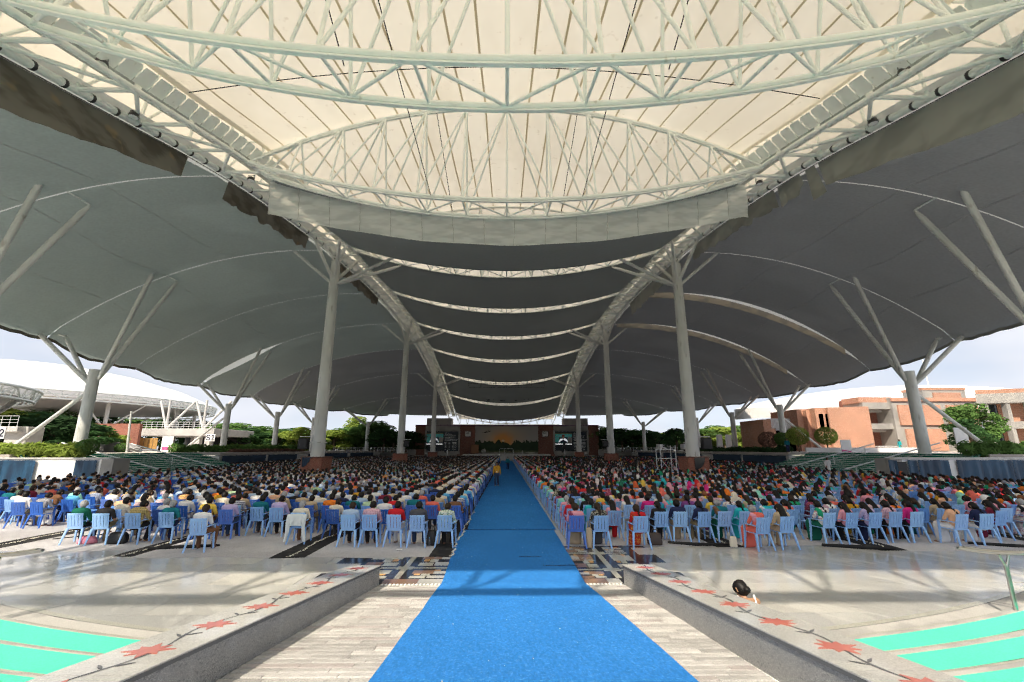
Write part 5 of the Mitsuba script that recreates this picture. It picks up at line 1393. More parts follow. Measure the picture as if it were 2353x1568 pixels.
# ------------------------------------------------------------------ plastic armchairs
def chair_parts():
    p = {}
    seat = MB()
    P = [[(x, y, .435 + .018 * (abs(x) / .22) ** 2 - .02 * (1 - ((y + .02) / .24) ** 2) * .6 + (.012 if y > .2 else 0)) for x in np.linspace(-.225, .225, 7)] for y in np.linspace(-.22, .24, 7)]
    seat.sheet(P, -.018); p['seat'] = seat
    bk = lambda x, z: (x, -.215 - .12 * ((z - .44) / .44) + .10 * (1 - (x / .22) ** 2) * -.18 + .0, z)
    def rail(z0, z1, x0, x1, th=.016, n=7, nz=3):
        P = [[bk(x, z) for x in np.linspace(x0, x1, n)] for z in np.linspace(z0, z1, nz)]
        return MB().sheet(P, th)
    fr = MB()
    for a in (rail(.83, .885, -.215, .215, .026), rail(.43, .505, -.205, .205), rail(.505, .83, -.215, -.178, n=2, nz=4), rail(.505, .83, .178, .215, n=2, nz=4)):
        v, f = a.arrays(); fr.add(v, f)
    p['back_frame'] = fr
    w = .356 / 4
    p['slats'] = [rail(.505, .83, -.178 + w * i + .0075, -.178 + w * (i + 1) - .0075, .014, 3, 4) for i in range(4)]
    def bar(pts, wx, wy):
        m = MB(); pts = np.asarray(pts, float); P = []
        for i, q in enumerate(pts):
            sx_ = wx[i] if hasattr(wx, '__len__') else wx; sy_ = wy[i] if hasattr(wy, '__len__') else wy
            P.append([q + np.array([a * sx_, b * sy_, 0]) for a, b in ((-1, -1), (1, -1), (1, 1), (-1, 1), (-1, -1))])
        m.grid(P); return m
    p['legs'] = [bar([(s * .205, -.205, .455), (s * .265, -.325, 0)], [.030, .018], [.026, .016]) for s in (-1, 1)] + [bar([(s * .235, .215, .655), (s * .235, .215, .43), (s * .262, .245, 0)], [.022, .026, .018], [.022, .024, .016]) for s in (-1, 1)]
    def arm_(s):
        P = []
        for y, z, h in ((-.285, .655, .016), (-.10, .668, .024), (.14, .672, .028), (.245, .655, .026)):
            x = s * (.222 + .03 * min(1, (y + .3) * 3))
            P.append([(x - h * 1.1, y, z - .010), (x + h * 1.1, y, z - .010), (x + h * 1.1, y, z + .010), (x - h * 1.1, y, z + .010), (x - h * 1.1, y, z - .010)])
        return MB().grid(P)
    p['arms'] = [arm_(s) for s in (-1, 1)]
    return p


CP = chair_parts()
CHP = {'seat': shape(CP['seat'], 'plastic_blue_0', 40), 'backrest': shape(CP['back_frame'], 'plastic_blue_0', 40), 'slat': [shape(s, 'plastic_blue_0', 40) for s in CP['slats']], 'leg': [shape(s, 'plastic_blue_0', 40) for s in CP['legs']], 'arm': [shape(s, 'plastic_blue_0', 40) for s in CP['arms']]}
whole = MB()
for a in [CP['seat'], CP['back_frame'], *CP['slats'], *CP['legs'], *CP['arms']]: whole.add(*a.arrays())
CHW = shape(whole, 'plastic_blue_0', 40)


rp = random.Random(21)


def put_chair(x, y, rz, color, label, group, parts):
    t = thing('plastic_chair', label, 'chair', group)
    X_ = T().translate([x, y, .018]).rotate([0, 0, 1], rz); m = 'plastic_' + color.replace(' ', '_') + f'_{rp.choice((0, 0, 1, 2, 3))}'
    if not parts: put(t, None, CHW, m, xf=X_); return t
    put(t, 'seat', CHP['seat'], m, xf=X_); b = put(t, 'backrest', CHP['backrest'], m, xf=X_)
    for s in CHP['slat']: put(b, 'slat', s, m, xf=X_)
    for s in CHP['leg']: put(t, 'leg', s, m, xf=X_)
    for s in CHP['arm']: put(t, 'arm', s, m, xf=X_)
    return t


# ------------------------------------------------------------------ people
def ball(p, r, n=8):
    s = m3.Manifold.sphere(1.0, n)
    return s.scale([r] * 3 if not hasattr(r, '__len__') else list(r)).translate([float(a) for a in p])
def bone(a, ra, b, rb, n=8): return m3.Manifold.batch_hull([ball(a, ra, n), ball(b, rb, n)])
def join(parts, tol=.0035):
    m = m3.Manifold.batch_boolean(parts, m3.OpType.Add); m = m.simplify(tol); mm = m.to_mesh()
    return np.array(mm.vert_properties[:, :3], float), np.array(mm.tri_verts, int)
A_ = np.array


def hand(w, d, up, s):
    """palm, four fingers of unequal length and a thumb, curled; w wrist, d direction, up back of the hand, s side of the thumb"""
    d = A_(d) / np.linalg.norm(d); up = A_(up) - d * np.dot(up, d); up /= np.linalg.norm(up); r = np.cross(d, up) * s
    pts = [ball(w, .022, 6), ball(A_(w) + d * .075 + r * .026, .013, 6), ball(A_(w) + d * .075 - r * .028, .013, 6), ball(A_(w) + d * .03 + r * .03, .014, 6)]
    out = [m3.Manifold.batch_hull(pts)]
    for i, (o, L) in enumerate(((.028, .068), (.009, .078), (-.010, .072), (-.028, .056))):
        a = A_(w) + d * .078 + r * o; b = a + d * L * .52 - up * L * .12; c = b + d * L * .30 - up * L * .42
        out += [bone(a, .0095, b, .0085, 5), bone(b, .0085, c, .007, 5)]
    a = A_(w) + d * .025 + r * .03; b = a + d * .028 + r * .030 - up * .008; c = b + d * .030 + r * .006 - up * .012
    out += [bone(a, .012, b, .010, 5), bone(b, .010, c, .008, 5)]
    return out


def head(c, pitch, yaw=0):
    """skull, jaw, nose, ears; pitch > 0 bows forward (towards +y)"""
    c = A_(c); cp, sp, cy, sy = math.cos(pitch), math.sin(pitch), math.cos(yaw), math.sin(yaw)
    R = A_([[cy, -sy, 0], [sy, cy, 0], [0, 0, 1]]) @ A_([[1, 0, 0], [0, cp, sp], [0, -sp, cp]])
    q = lambda x, y, z: c + R @ A_([x, y, z])
    pt = [m3.Manifold.batch_hull([ball(q(0, -.015, .03), .090, 10), ball(q(0, .03, .03), .078, 10), ball(q(0, .045, -.075), .038, 8), ball(q(0, -.02, -.03), .075, 8)]),
          m3.Manifold.batch_hull([ball(q(0, .100, .005), .008, 5), ball(q(0, .122, -.030), .013, 5), ball(q(0, .095, -.032), .018, 5)]),
          m3.Manifold.batch_hull([ball(q(-.03, .098, -.062), .006, 5), ball(q(.03, .098, -.062), .006, 5), ball(q(0, .105, -.060), .008, 5)])]
    for s in (-1, 1): pt.append(m3.Manifold.batch_hull([ball(q(s * .083, -.005, .015), .012, 5), ball(q(s * .098, -.020, .022), .012, 5), ball(q(s * .088, -.005, -.025), .010, 5)]))
    return pt, q, R


def seated(pose, female=False, seed=0):
    g = random.Random(seed)
    k = .94 if female else 1.0
    lean, bow, yaw = pose['lean'], pose['bow'], pose.get('yaw', 0)
    S = .50
    hip = A_([0, -.085, S]); ch = A_([0, -.105 + lean * .9, S + .36 * k]); nk = A_([0, -.085 + lean * 1.5, S + .50 * k])
    hd = nk + A_([math.sin(yaw) * -.02, .035 + .075 * bow, .125 * k - .035 * bow])
    sh = [ch + A_([s * .175 * k, .005, .085]) for s in (-1, 1)]
    el = [sh[i] + A_([s * pose['el'][0], pose['el'][1], -.27 * k]) for i, s in enumerate((-1, 1))]
    wr = [A_([s * pose['wr'][0], pose['wr'][1], pose['wr'][2]]) for s in (-1, 1)]
    kn = [A_([s * pose['kn'], .36, S + .035]) for s in (-1, 1)]; an = [A_([s * pose['an'], .34 + pose.get('ay', 0), .085]) for s in (-1, 1)]
    if pose.get('cross'): kn[1] = A_([.02, .40, S + .12]); an[1] = A_([-.20, .50, .30])
    H, q, R = head(hd, .25 + .75 * bow, yaw)
    hp = [A_([s * .09, -.06, S]) for s in (-1, 1)]
    body = list(H) + [bone(nk - A_([0, .01, .05]), .058 * k, hd - A_([0, .02, .05]), .052 * k)]
    body += [m3.Manifold.batch_hull([ball(ch + A_([0, 0, .06]), (.155 * k, .085, .09)), ball(hip + A_([0, 0, .02]), (.14, .10, .09))]), bone(sh[0], .058 * k, sh[1], .058 * k), bone(hp[0], .085, hp[1], .085)]
    for i, s in enumerate((-1, 1)):
        body += [bone(sh[i], .050 * k, el[i], .040 * k), bone(el[i], .040 * k, wr[i], .027 * k)] + hand(wr[i], A_([-s * .55, .75, -.15]), (0, .1, 1), s)
        body += [bone(hp[i], .085 * k, kn[i], .058), bone(kn[i], .058, an[i], .038), m3.Manifold.batch_hull([ball(an[i] - A_([0, .02, .045]), .036, 6), ball(an[i] + A_([0, .13, -.055]), .030, 6), ball(an[i] + A_([0, .17, -.062]), .022, 6)])]
    out = {'body': join(body)}
    up_ = [m3.Manifold.batch_hull([ball(ch + A_([0, 0, .07]), (.175 * k, .105, .085), 10), ball(ch + A_([0, -.01, -.06]), (.165 * k, .115, .10), 10)]), m3.Manifold.batch_hull([ball(ch + A_([0, -.01, -.06]), (.165 * k, .115, .10), 10), ball(hip + A_([0, .0, .03]), (.170, .125, .10), 10)]),
           m3.Manifold.batch_hull([ball(sh[0], .072 * k), ball(sh[1], .072 * k), ball(nk - A_([0, .01, .03]), .070 * k, 10)])]
    for i in range(2):
        e = sh[i] + (el[i] - sh[i]) * (1.0 if pose.get('long') else .72)
        up_.append(bone(sh[i], .070 * k, e, .058 * k))
        if pose.get('long'): up_.append(bone(el[i], .056 * k, el[i] + (wr[i] - el[i]) * .9, .042 * k))
    out['shirt'] = join(up_)
    lo = [bone(hp[0], .112, hp[1], .112)]
    for i in range(2):
        if female: lo += [bone(hp[i], .115, kn[i], .090), bone(kn[i], .090, an[i] + A_([0, .0, .0]), .085)]
        else: lo += [bone(hp[i], .105, kn[i], .075), bone(kn[i], .075, an[i] + A_([0, -.005, .01]), .060)]
    if female and pose.get('skirt'): lo.append(m3.Manifold.batch_hull([ball(kn[0], .09), ball(kn[1], .09), ball(an[0], .09), ball(an[1], .09)]))
    out['lower'] = join(lo)
    # hair
    sk = lambda e: m3.Manifold.batch_hull([ball(q(0, -.020, .038), .095 + e, 12), ball(q(0, .028, .045), .080 + e, 10), ball(q(0, -.030, -.025), .080 + e, 10)])
    cut = m3.Manifold.batch_hull([ball(q(0, .16, -.02), .085, 10), ball(q(0, .19, -.18), .12, 8), ball(q(0, .05, -.16), .09, 8)])
    out['hair_short'] = join([sk(.004) - cut])
    cut2 = m3.Manifold.batch_hull([ball(q(0, .0, .16), .085, 10), ball(q(0, .05, .16), .09, 8), ball(q(0, .13, .05), .10, 8)])
    out['hair_bald'] = join([(sk(.003) - cut) - cut2])
    if female:
        nb = q(0, -.085, -.045); back = ch + A_([0, -.135, .05])
        base = sk(.008) - cut
        out['braid'] = join([base, ball(nb, .042, 8)] + [ball(nb + (back - nb) * u + A_([.012 * (-1) ** i, -.012 * math.sin(PI * u), -.0 * u]), .034 - .010 * u, 7) for i, u in enumerate(np.linspace(.15, 1.0, 6))] + [bone(back, .020, back - A_([0, .01, .14]), .012, 6)])
        out['ponytail'] = join([base, ball(nb + A_([0, -.015, .03]), .036, 8), bone(nb + A_([0, -.02, .02]), .038, nb * .45 + back * .55 + A_([0, -.02, 0]), .050), bone(nb * .45 + back * .55 + A_([0, -.02, 0]), .050, back - A_([0, -.005, .08]), .018)])
        out['bun'] = join([base, ball(nb + A_([0, -.028, .005]), .056, 9)])
        out['loose'] = join([base, m3.Manifold.batch_hull([ball(q(0, -.05, .0), .092, 9), ball(back + A_([-.06, .015, -.02]), .045, 7), ball(back + A_([.06, .015, -.02]), .045, 7)]) - cut])
        vc = m3.Manifold.batch_hull([ball(q(0, .15, -.03), .062, 10), ball(q(0, .2, -.05), .08, 8)])
        out['veil'] = join([m3.Manifold.batch_hull([ball(q(0, -.02, .04), .112, 12), ball(q(0, .035, .035), .095, 10), ball(nk - A_([0, .05, .02]), .11, 10)]) - vc, m3.Manifold.batch_hull([ball(nk - A_([0, .05, 0]), .11, 10), ball(sh[0], .085), ball(sh[1], .085), ball(ch + A_([0, -.04, -.05]), (.18, .10, .10), 10)])])
        # sari drape across the back and over one shoulder
        out['drape'] = join([m3.Manifold.batch_hull([ball(sh[0] + A_([0, 0, .012]), .078 * k), ball(ch + A_([.02, -.02, .0]), (.165 * k, .105, .06)), ball(hip + A_([.06, -.02, .10]), (.13, .115, .06))])])
    out['q'] = q; out['top'] = hd
    return out


MP = [dict(lean=.02, bow=.75, el=(.055, .10), wr=(.075, .20, .62), kn=.15, an=.14), dict(lean=-.01, bow=.45, yaw=.35, el=(.085, .06), wr=(.10, .18, .64), kn=.20, an=.16, long=True),
      dict(lean=.06, bow=.95, yaw=-.25, el=(.07, .14), wr=(.06, .26, .60), kn=.16, an=.11, ay=-.06, long=True), dict(lean=.0, bow=.25, yaw=-.1, el=(.10, .02), wr=(.12, .17, .66), kn=.14, an=.15, cross=True),
      dict(lean=.04, bow=.65, yaw=.15, el=(.05, .12), wr=(.05, .24, .61), kn=.22, an=.20)]
FP = [dict(lean=.02, bow=.75, el=(.05, .10), wr=(.07, .20, .61), kn=.12, an=.10, skirt=True), dict(lean=.0, bow=.45, yaw=.3, el=(.07, .06), wr=(.09, .18, .62), kn=.15, an=.12, long=True),
      dict(lean=.05, bow=.95, yaw=-.3, el=(.06, .13), wr=(.06, .25, .60), kn=.13, an=.12, skirt=True), dict(lean=.02, bow=.6, yaw=-.12, el=(.08, .08), wr=(.05, .22, .62), kn=.11, an=.08, long=True, skirt=True)]
MEN = [seated(p, False, i) for i, p in enumerate(MP)]; WOMEN = [seated(p, True, i) for i, p in enumerate(FP)]
for S_ in MEN + WOMEN:
    for kk in list(S_):
        if isinstance(S_[kk], tuple): S_['d_' + kk] = shape(S_[kk], 'skin_0', 45 if kk in ('body', 'shirt', 'lower') else 60)


def cm(c): return 'cloth_' + c.replace(' ', '_') + '_fabric'


def put_person(x, y, rz, female, v, top_c, low_c, hair, hairc, skin, sc, label, group, drape=None):
    t = thing('person', label, 'person', group)
    S_ = (WOMEN if female else MEN)[v]
    X_ = T().translate([x, y, .0]).rotate([0, 0, 1], rz).scale([sc, sc, sc * .5 + .5])
    b = put(t, 'body', S_['d_body'], f'skin_{skin}', xf=X_)
    put(t, 'top', S_['d_shirt'], cm(top_c), xf=X_); put(t, 'skirt' if female else 'trousers', S_['d_lower'], cm(low_c), xf=X_)
    if hair == 'veil': put(t, 'head_scarf', S_['d_veil'], cm(drape or top_c), xf=X_)
    elif hair: put(t, 'hair', S_['d_' + hair], f'hair_{hairc}', xf=X_)
    if drape and hair != 'veil': put(t, 'drape', S_['d_drape'], cm(drape), xf=X_)
    return t


def hair_word(h, hc):
    if h == 'veil': return 'covered head'
    w = {'hair_short': 'hair', 'hair_bald': 'balding crown', 'braid': 'braid', 'ponytail': 'ponytail', 'bun': 'bun', 'loose': 'loose hair'}[h]
    return ('' if h == 'hair_bald' else {'black': 'black', 'brown': 'brown', 'grey': 'grey', 'henna': 'reddish'}[hc] + ' ') + w


# chairs of the rearmost, broken row: (x, y of the back legs, chair colour, top, hair, hair colour, lower, pose)
ROW0 = [(-17.79, 17.70, 'blue', 'white', 'hair_short', 'black', 'khaki', 1), (-17.08, 17.69, 'blue', 'navy and white striped', 'hair_short', 'black', 'white', 2), (-13.01, 14.73, 'light blue', 'dark green', 'hair_short', 'grey', 'black', 1), (-12.22, 14.66, 'light blue', 'black', 'hair_short', 'black', 'khaki', 3),
        (-11.28, 14.71, 'light blue', 'yellow checked', 'hair_short', 'black', 'black', 2), (-10.42, 14.91, 'light blue', 'teal', 'hair_short', 'grey', 'navy', 3), (-8.62, 13.61, 'light blue', 'white', 'hair_bald', 'brown', 'brown', 4), (-9.34, 16.59, 'light blue', 'grey and white striped', 'hair_bald', 'brown', 'dark grey', 3),
        (-8.32, 16.18, 'light blue', 'teal', 'hair_short', 'black', 'dark grey', 0), (-7.60, 15.97, 'light blue', 'lilac', 'hair_short', 'black', 'black', 2), (-6.32, 14.75, 'light blue', 'cream', 'hair_bald', 'grey', 'brown', 3), (-5.55, 15.55, 'blue', 'cream', 'hair_bald', 'brown', 'dark grey', 2),
        (-4.65, 14.32, 'light blue', 'pale blue', 'hair_bald', 'brown', 'black', 0), (-4.04, 14.31, 'light blue', 'pink checked', 'hair_short', 'black', 'black', 2), (-3.28, 14.30, 'light blue', 'red', 'hair_short', 'black', 'white', 0), (-2.61, 14.19, 'light blue', 'dark grey', 'hair_short', 'black', 'denim', 0), (-1.77, 14.18, 'light blue', 'white and green printed', 'hair_short', 'brown', 'black', 2)]
ROW0R = [(2.07, 14.04, 'blue', 'pink', 'bun', 'brown', 'beige', 0, 'maroon printed'), (2.75, 14.03, 'light blue', 'black spotted', 'ponytail', 'brown', 'dark grey', 2, None), (3.40, 15.10, 'light blue', 'pink', 'loose', 'black', 'red', 1, None), (3.87, 13.92, 'light blue', 'red', 'braid', 'brown', 'red printed', 0, 'red printed'), (4.78, 14.83, 'light blue', 'black', 'ponytail', 'black', 'black', 1, None),
         (5.40, 14.85, 'light blue', 'navy', 'bun', 'black', 'beige', 3, None), (6.08, 14.81, 'light blue', 'navy', 'braid', 'black', 'khaki', 1, None), (6.77, 14.91, 'light blue', 'teal', 'bun', 'grey', 'dark green', 2, 'brown'), (7.22, 13.60, 'light blue', 'coral', 'bun', 'grey', 'coral', 2, 'pink'), (7.45, 14.95, 'light blue', 'turquoise', 'braid', 'black', 'turquoise', 3, None), (8.02, 13.77, 'light blue', 'beige', 'loose', 'black', 'beige', 1, None),
         (9.10, 15.3, 'light blue', 'coral', 'ponytail', 'black', 'navy', 1, 'beige'), (9.77, 14.55, 'light blue', 'white printed', 'braid', 'black', 'dark green', 2, 'green'), (10.46, 14.54, 'light blue', 'pink', 'loose', 'black', 'black', 1, None), (11.21, 14.57, 'light blue', 'lilac', 'loose', 'black', 'navy', 2, None), (11.99, 14.74, 'light blue', 'pink checked', 'braid', 'black', 'black', 3, None), (12.65, 14.73, 'light blue', 'magenta', 'ponytail', 'black', 'black', 1, None),
         (13.50, 14.19, 'light blue', 'peach', 'braid', 'black', 'white', 2, None), (14.37, 14.28, 'light blue', 'navy', 'braid', 'black', 'white', 0, None), (15.50, 14.96, 'light blue', 'maroon', 'loose', 'black', 'maroon', 3, None), (16.4, 15.6, 'light blue', 'pink', 'loose', 'black', 'maroon', 2, None)]
MEN_TOPS = [('white', 20), ('cream', 11), ('pale blue', 8), ('lilac', 4), ('pale pink', 4), ('peach', 4), ('coral', 3), ('grey', 4), ('dark grey', 4), ('black', 6), ('navy', 4), ('teal', 3), ('sky blue', 3), ('royal blue', 2), ('maroon', 3), ('red', 2), ('orange', 2), ('mustard', 2), ('yellow', 1.5), ('green', 1.5), ('pale green', 2), ('mint', 2), ('brown', 2), ('beige', 4), ('grey and white striped', 2.5), ('blue checked', 2.5), ('orange striped', 1), ('yellow checked', 1.5)]
WOM_TOPS = [('white', 6), ('cream', 5), ('pale pink', 5), ('pink', 6), ('magenta', 5), ('red', 6), ('coral', 6), ('orange', 5), ('mustard', 4), ('yellow', 4), ('green', 4), ('dark green', 4), ('mint', 5), ('turquoise', 5), ('teal', 3), ('sky blue', 3), ('pale blue', 4), ('navy', 4), ('purple', 4), ('lilac', 3), ('maroon', 6), ('brown', 4), ('beige', 6), ('black', 5), ('peach', 4), ('white printed', 4), ('red printed', 3), ('maroon printed', 3), ('pink checked', 2), ('black spotted', 2)]
def pick(r, tab): return r.choices([a for a, _ in tab], [b for _, b in tab])[0]


placed_m, placed_w = [], []                                # (x, y) taken by the rearmost row
def add_pair(x, y, rz, female, color, top_c, hair, hairc, low, pose, drape, where, row, parts, n):
    side = 'women side' if female else 'men side'
    who = 'woman' if female else 'man'
    col = {'light blue': 'light blue', 'blue': 'deep blue', 'mid blue': 'mid blue'}[color]
    put_chair(x, y, rz, color, f'{col} slatted armchair {where}, {side}', f'plastic armchairs of the {side}', parts)
    if top_c is None: return
    sk = rp.choices([0, 1, 2, 3], [5, 4, 3, 1])[0]
    put_person(x, y, rz + rp.uniform(-4, 4), female, pose, top_c, low, hair, hairc, sk, rp.uniform(.95, 1.06), f'{who} in {drape + " wrap" if drape and hair != "veil" else top_c}{" top" if not drape else ""} {where}', f'people seated on the {side}', drape)


for j, (x, y, c, top_c, hair, hc, low, v) in enumerate(sorted(ROW0, key=lambda r: -r[0])):
    add_pair(x, y + .30, rp.uniform(-5, 5) + 7 * (x < -7), False, c, top_c, hair, hc, low, v, None, f'{ORD[j + 1]} from the aisle in the rearmost row', 0, True, j); placed_m.append((x, y + .3))
for j, (x, y, c, top_c, hair, hc, low, v, dp) in enumerate(sorted(ROW0R, key=lambda r: r[0])):
    add_pair(x, y + .30, rp.uniform(-5, 5) + 6 * (x > 6), True, c, top_c, hair, hc, low, v, dp, f'{ORD[j + 1]} from the aisle in the rearmost row', 0, True, j); placed_w.append((x, y + .3))

NMAX = 298
crowd = []                                                  # everybody and every chair past the limit
count = {False: len(ROW0), True: len(ROW0R)}
for row in range(0, 104):
    yb = 15.55 + 1.0 * row
    for female in (False, True):
        s = 1 if female else -1
        j = 0
        lim = 29 if yb < 57 else 34
        x = 2.15 if female else 1.80
        seat = 0
        while x < lim:
            xx, yy = s * (x + rp.uniform(-.05, .05)), yb + .30 + rp.uniform(-.10, .10)
            x += .715; seat += 1
            if x > 1.14 * yy + 3: break
            taken = placed_w if female else placed_m
            if any(abs(xx - a) < .55 and abs(yy - b) < .80 for a, b in taken): continue
            if abs(abs(xx) - 16.4) < 1.55 and any(abs(yy - c) < 2.0 for c in (41, 73, 105)): continue
            if not female and row == 0 and xx > -3.6: continue
            if not female and row <= 2 and xx < -13.4: continue
            if female and row == 0 and xx < 8.3 and xx > 5.2: continue
            empty = rp.random() < (.08 if yy > 24 or abs(xx) < 15 else .30)
            if not female and xx < -20 and yy < 34 and rp.random() < .35: empty = True
            if female: color = 'light blue' if rp.random() < .93 else 'mid blue'
            else: color = rp.choices(['blue', 'mid blue', 'light blue'], [8, 2, .6])[0]
            v = rp.randrange(4 if female else 5)
            if female:
                hair = rp.choices(['braid', 'ponytail', 'bun', 'loose', 'veil'], [34, 22, 16, 20, 9])[0]; hc = rp.choices(['black', 'brown', 'grey', 'henna'], [80, 10, 7, 3])[0]
                top_c = pick(rp, WOM_TOPS); low = pick(rp, WOM_TOPS) if rp.random() < .4 else top_c; dp = pick(rp, WOM_TOPS) if rp.random() < .35 else None
            else:
                hair = rp.choices(['hair_short', 'hair_bald'], [80, 20])[0]; hc = rp.choices(['black', 'brown', 'grey'], [82, 7, 11])[0]; top_c = pick(rp, MEN_TOPS); low = rp.choice(['black', 'navy', 'dark grey', 'khaki', 'denim', 'brown', 'white']); dp = None
            visible = abs(xx) < 1.125 * yy + .6
            total = count[False] + count[True]
            if total < NMAX and yy < 27 and visible:
                count[female] += 1
                add_pair(xx, yy, rp.uniform(-6, 6), female, color, None if empty else top_c, hair, hc, low, v, dp, f'{ORD[seat]} from the aisle in {ORD[row + 1]} full row', row, row < 1, seat)
            else:
                crowd.append((xx, yy, female, color, None if empty else top_c, hair, hc, low, v, dp, rp.uniform(-6, 6), rp.uniform(.93, 1.07), rp.choices([0, 1, 2, 3], [5, 4, 3, 1])[0]))
# ------------------------------------------------------------------ the rest of the crowd, as one mass of people and one of chairs
HAIRC = {'black': (.010, .009, .009), 'brown': (.035, .020, .012), 'grey': (.32, .32, .33), 'henna': (.20, .07, .025)}
FLAT = {'grey and white striped': (.40, .40, .44), 'navy and white striped': (.2, .2, .25), 'yellow checked': (.42, .32, .14), 'pink checked': (.6, .38, .44), 'blue checked': (.30, .34, .45), 'white and green printed': (.5, .57, .48), 'red printed': (.60, .12, .04), 'maroon printed': (.33, .09, .13), 'black spotted': (.12, .12, .10), 'white printed': (.70, .62, .62), 'orange striped': (.68, .40, .18)}
def flat(c): return CLOTH.get(c) or FLAT[c]


def blob(c, r, nu=7, nv=5):
    """a low ellipsoid"""
    u = np.linspace(0, 2 * PI, nu + 1)[:-1]; w = np.linspace(-PI / 2, PI / 2, nv)[1:-1]
    v = [[0, 0, -1]] + [[math.cos(a) * math.cos(b), math.sin(a) * math.cos(b), math.sin(b)] for b in w for a in u] + [[0, 0, 1]]
    f = [[0, 1 + (k + 1) % nu, 1 + k] for k in range(nu)]
    for i in range(len(w) - 1):
        for k in range(nu):
            a, b, c2, d = 1 + i * nu + k, 1 + i * nu + (k + 1) % nu, 1 + (i + 1) * nu + (k + 1) % nu, 1 + (i + 1) * nu + k
            f += [[a, b, c2], [a, c2, d]]
    n = len(v) - 1
    f += [[n, 1 + (len(w) - 1) * nu + k, 1 + (len(w) - 1) * nu + (k + 1) % nu] for k in range(nu)]
    return np.array(v) * r + np.asarray(c), np.array(f)


def limb(a, b, ra, rb, n=5):
    m = MB().poly([a, b], [ra, rb], n, cap=True); return m.arrays()


def far_person(S_, pose, female, lod):
    """pieces (vertices, faces, colour slot) of a seated figure for the middle and far rows"""
    hd = S_['top']; bow, lean = pose['bow'], pose['lean']
    n = 8 if lod == 1 else 6
    out = []
    ch = A_([0, -.105 + lean * .9, .86]); hip = A_([0, -.085, .50])
    P = []
    for z, w, d, y in ((.48, .17, .12, -.085), (.66, .165, .11, (hip[1] + ch[1]) / 2), (.88, .20, .105, ch[1]), (.955, .17, .085, ch[1] + lean * .2), (1.00, .06, .06, ch[1] + .02 + lean * .5)):
        g = np.arange(n + 1) * 2 * PI / n; P.append(np.stack([w * np.cos(g), y + d * np.sin(g), np.full(n + 1, z)], 1))
    out.append((*MB().grid(np.array(P)[:, ::-1]).arrays(), 'top'))
    for s in (-1, 1):
        sh = ch + A_([s * .19, .0, .07]); el = sh + A_([s * pose['el'][0], pose['el'][1], -.27])
        out.append((*limb(sh, el, .068, .055), 'top'))
        if lod == 1: out.append((*limb(el, A_([s * pose['wr'][0], pose['wr'][1], pose['wr'][2]]), .045, .03), 'skin')); out.append((*limb(A_([s * .10, -.02, .52]), A_([s * pose['kn'], .37, .53]), .105, .075), 'low')); out.append((*limb(A_([s * pose['kn'], .37, .53]), A_([s * pose['an'], .34, .06]), .07, .055), 'low'))
    out.append((*limb(ch + A_([0, .01, .08]), hd - A_([0, .01, .06]), .055, .05), 'skin'))
    out.append((*blob(hd, A_([.082, .098, .108]), n, 6 if lod == 1 else 5), 'skin'))
    return out, hd, ch


def hair_piece(hd, ch, hair, bow, lod):
    n = 8 if lod == 1 else 6; o = []
    c = hd + A_([0, -.022 - .0 * bow, .022])
    o.append((*blob(c, A_([.092, .098, .098]) if hair != 'veil' else A_([.115, .125, .125]), n, 6 if lod == 1 else 5), 'veil' if hair == 'veil' else 'hair'))
    nb = hd + A_([0, -.095, -.02]); bk = ch + A_([0, -.135, .02])
    if hair == 'braid': o.append((*limb(nb, bk, .038, .022), 'hair'))
    elif hair == 'ponytail': o.append((*limb(nb + A_([0, 0, .03]), bk + A_([0, 0, .03]), .048, .028), 'hair'))
    elif hair == 'bun': o.append((*blob(nb + A_([0, -.02, 0]), A_([.055] * 3), 6, 4), 'hair'))
    elif hair == 'loose': o.append((*limb(hd + A_([0, -.05, 0]), bk, .085, .070), 'hair'))
    elif hair == 'veil': o.append((*limb(hd + A_([0, -.05, -.02]), ch + A_([0, -.06, -.05]), .115, .19, n), 'veil'))
    elif hair == 'hair_bald': o = [(*blob(hd + A_([0, -.035, -.015]), A_([.090, .085, .065]), n, 5), 'hair')]
    return o


lib = {}
def figure(female, v, hair, lod):
    k = (female, v, hair, lod)
    if k not in lib:
        pose = (FP if female else MP)[v]; ps, hd, ch = far_person((WOMEN if female else MEN)[v], pose, female, lod)
        lib[k] = ps + hair_piece(hd, ch, hair, pose['bow'], lod)
    return lib[k]


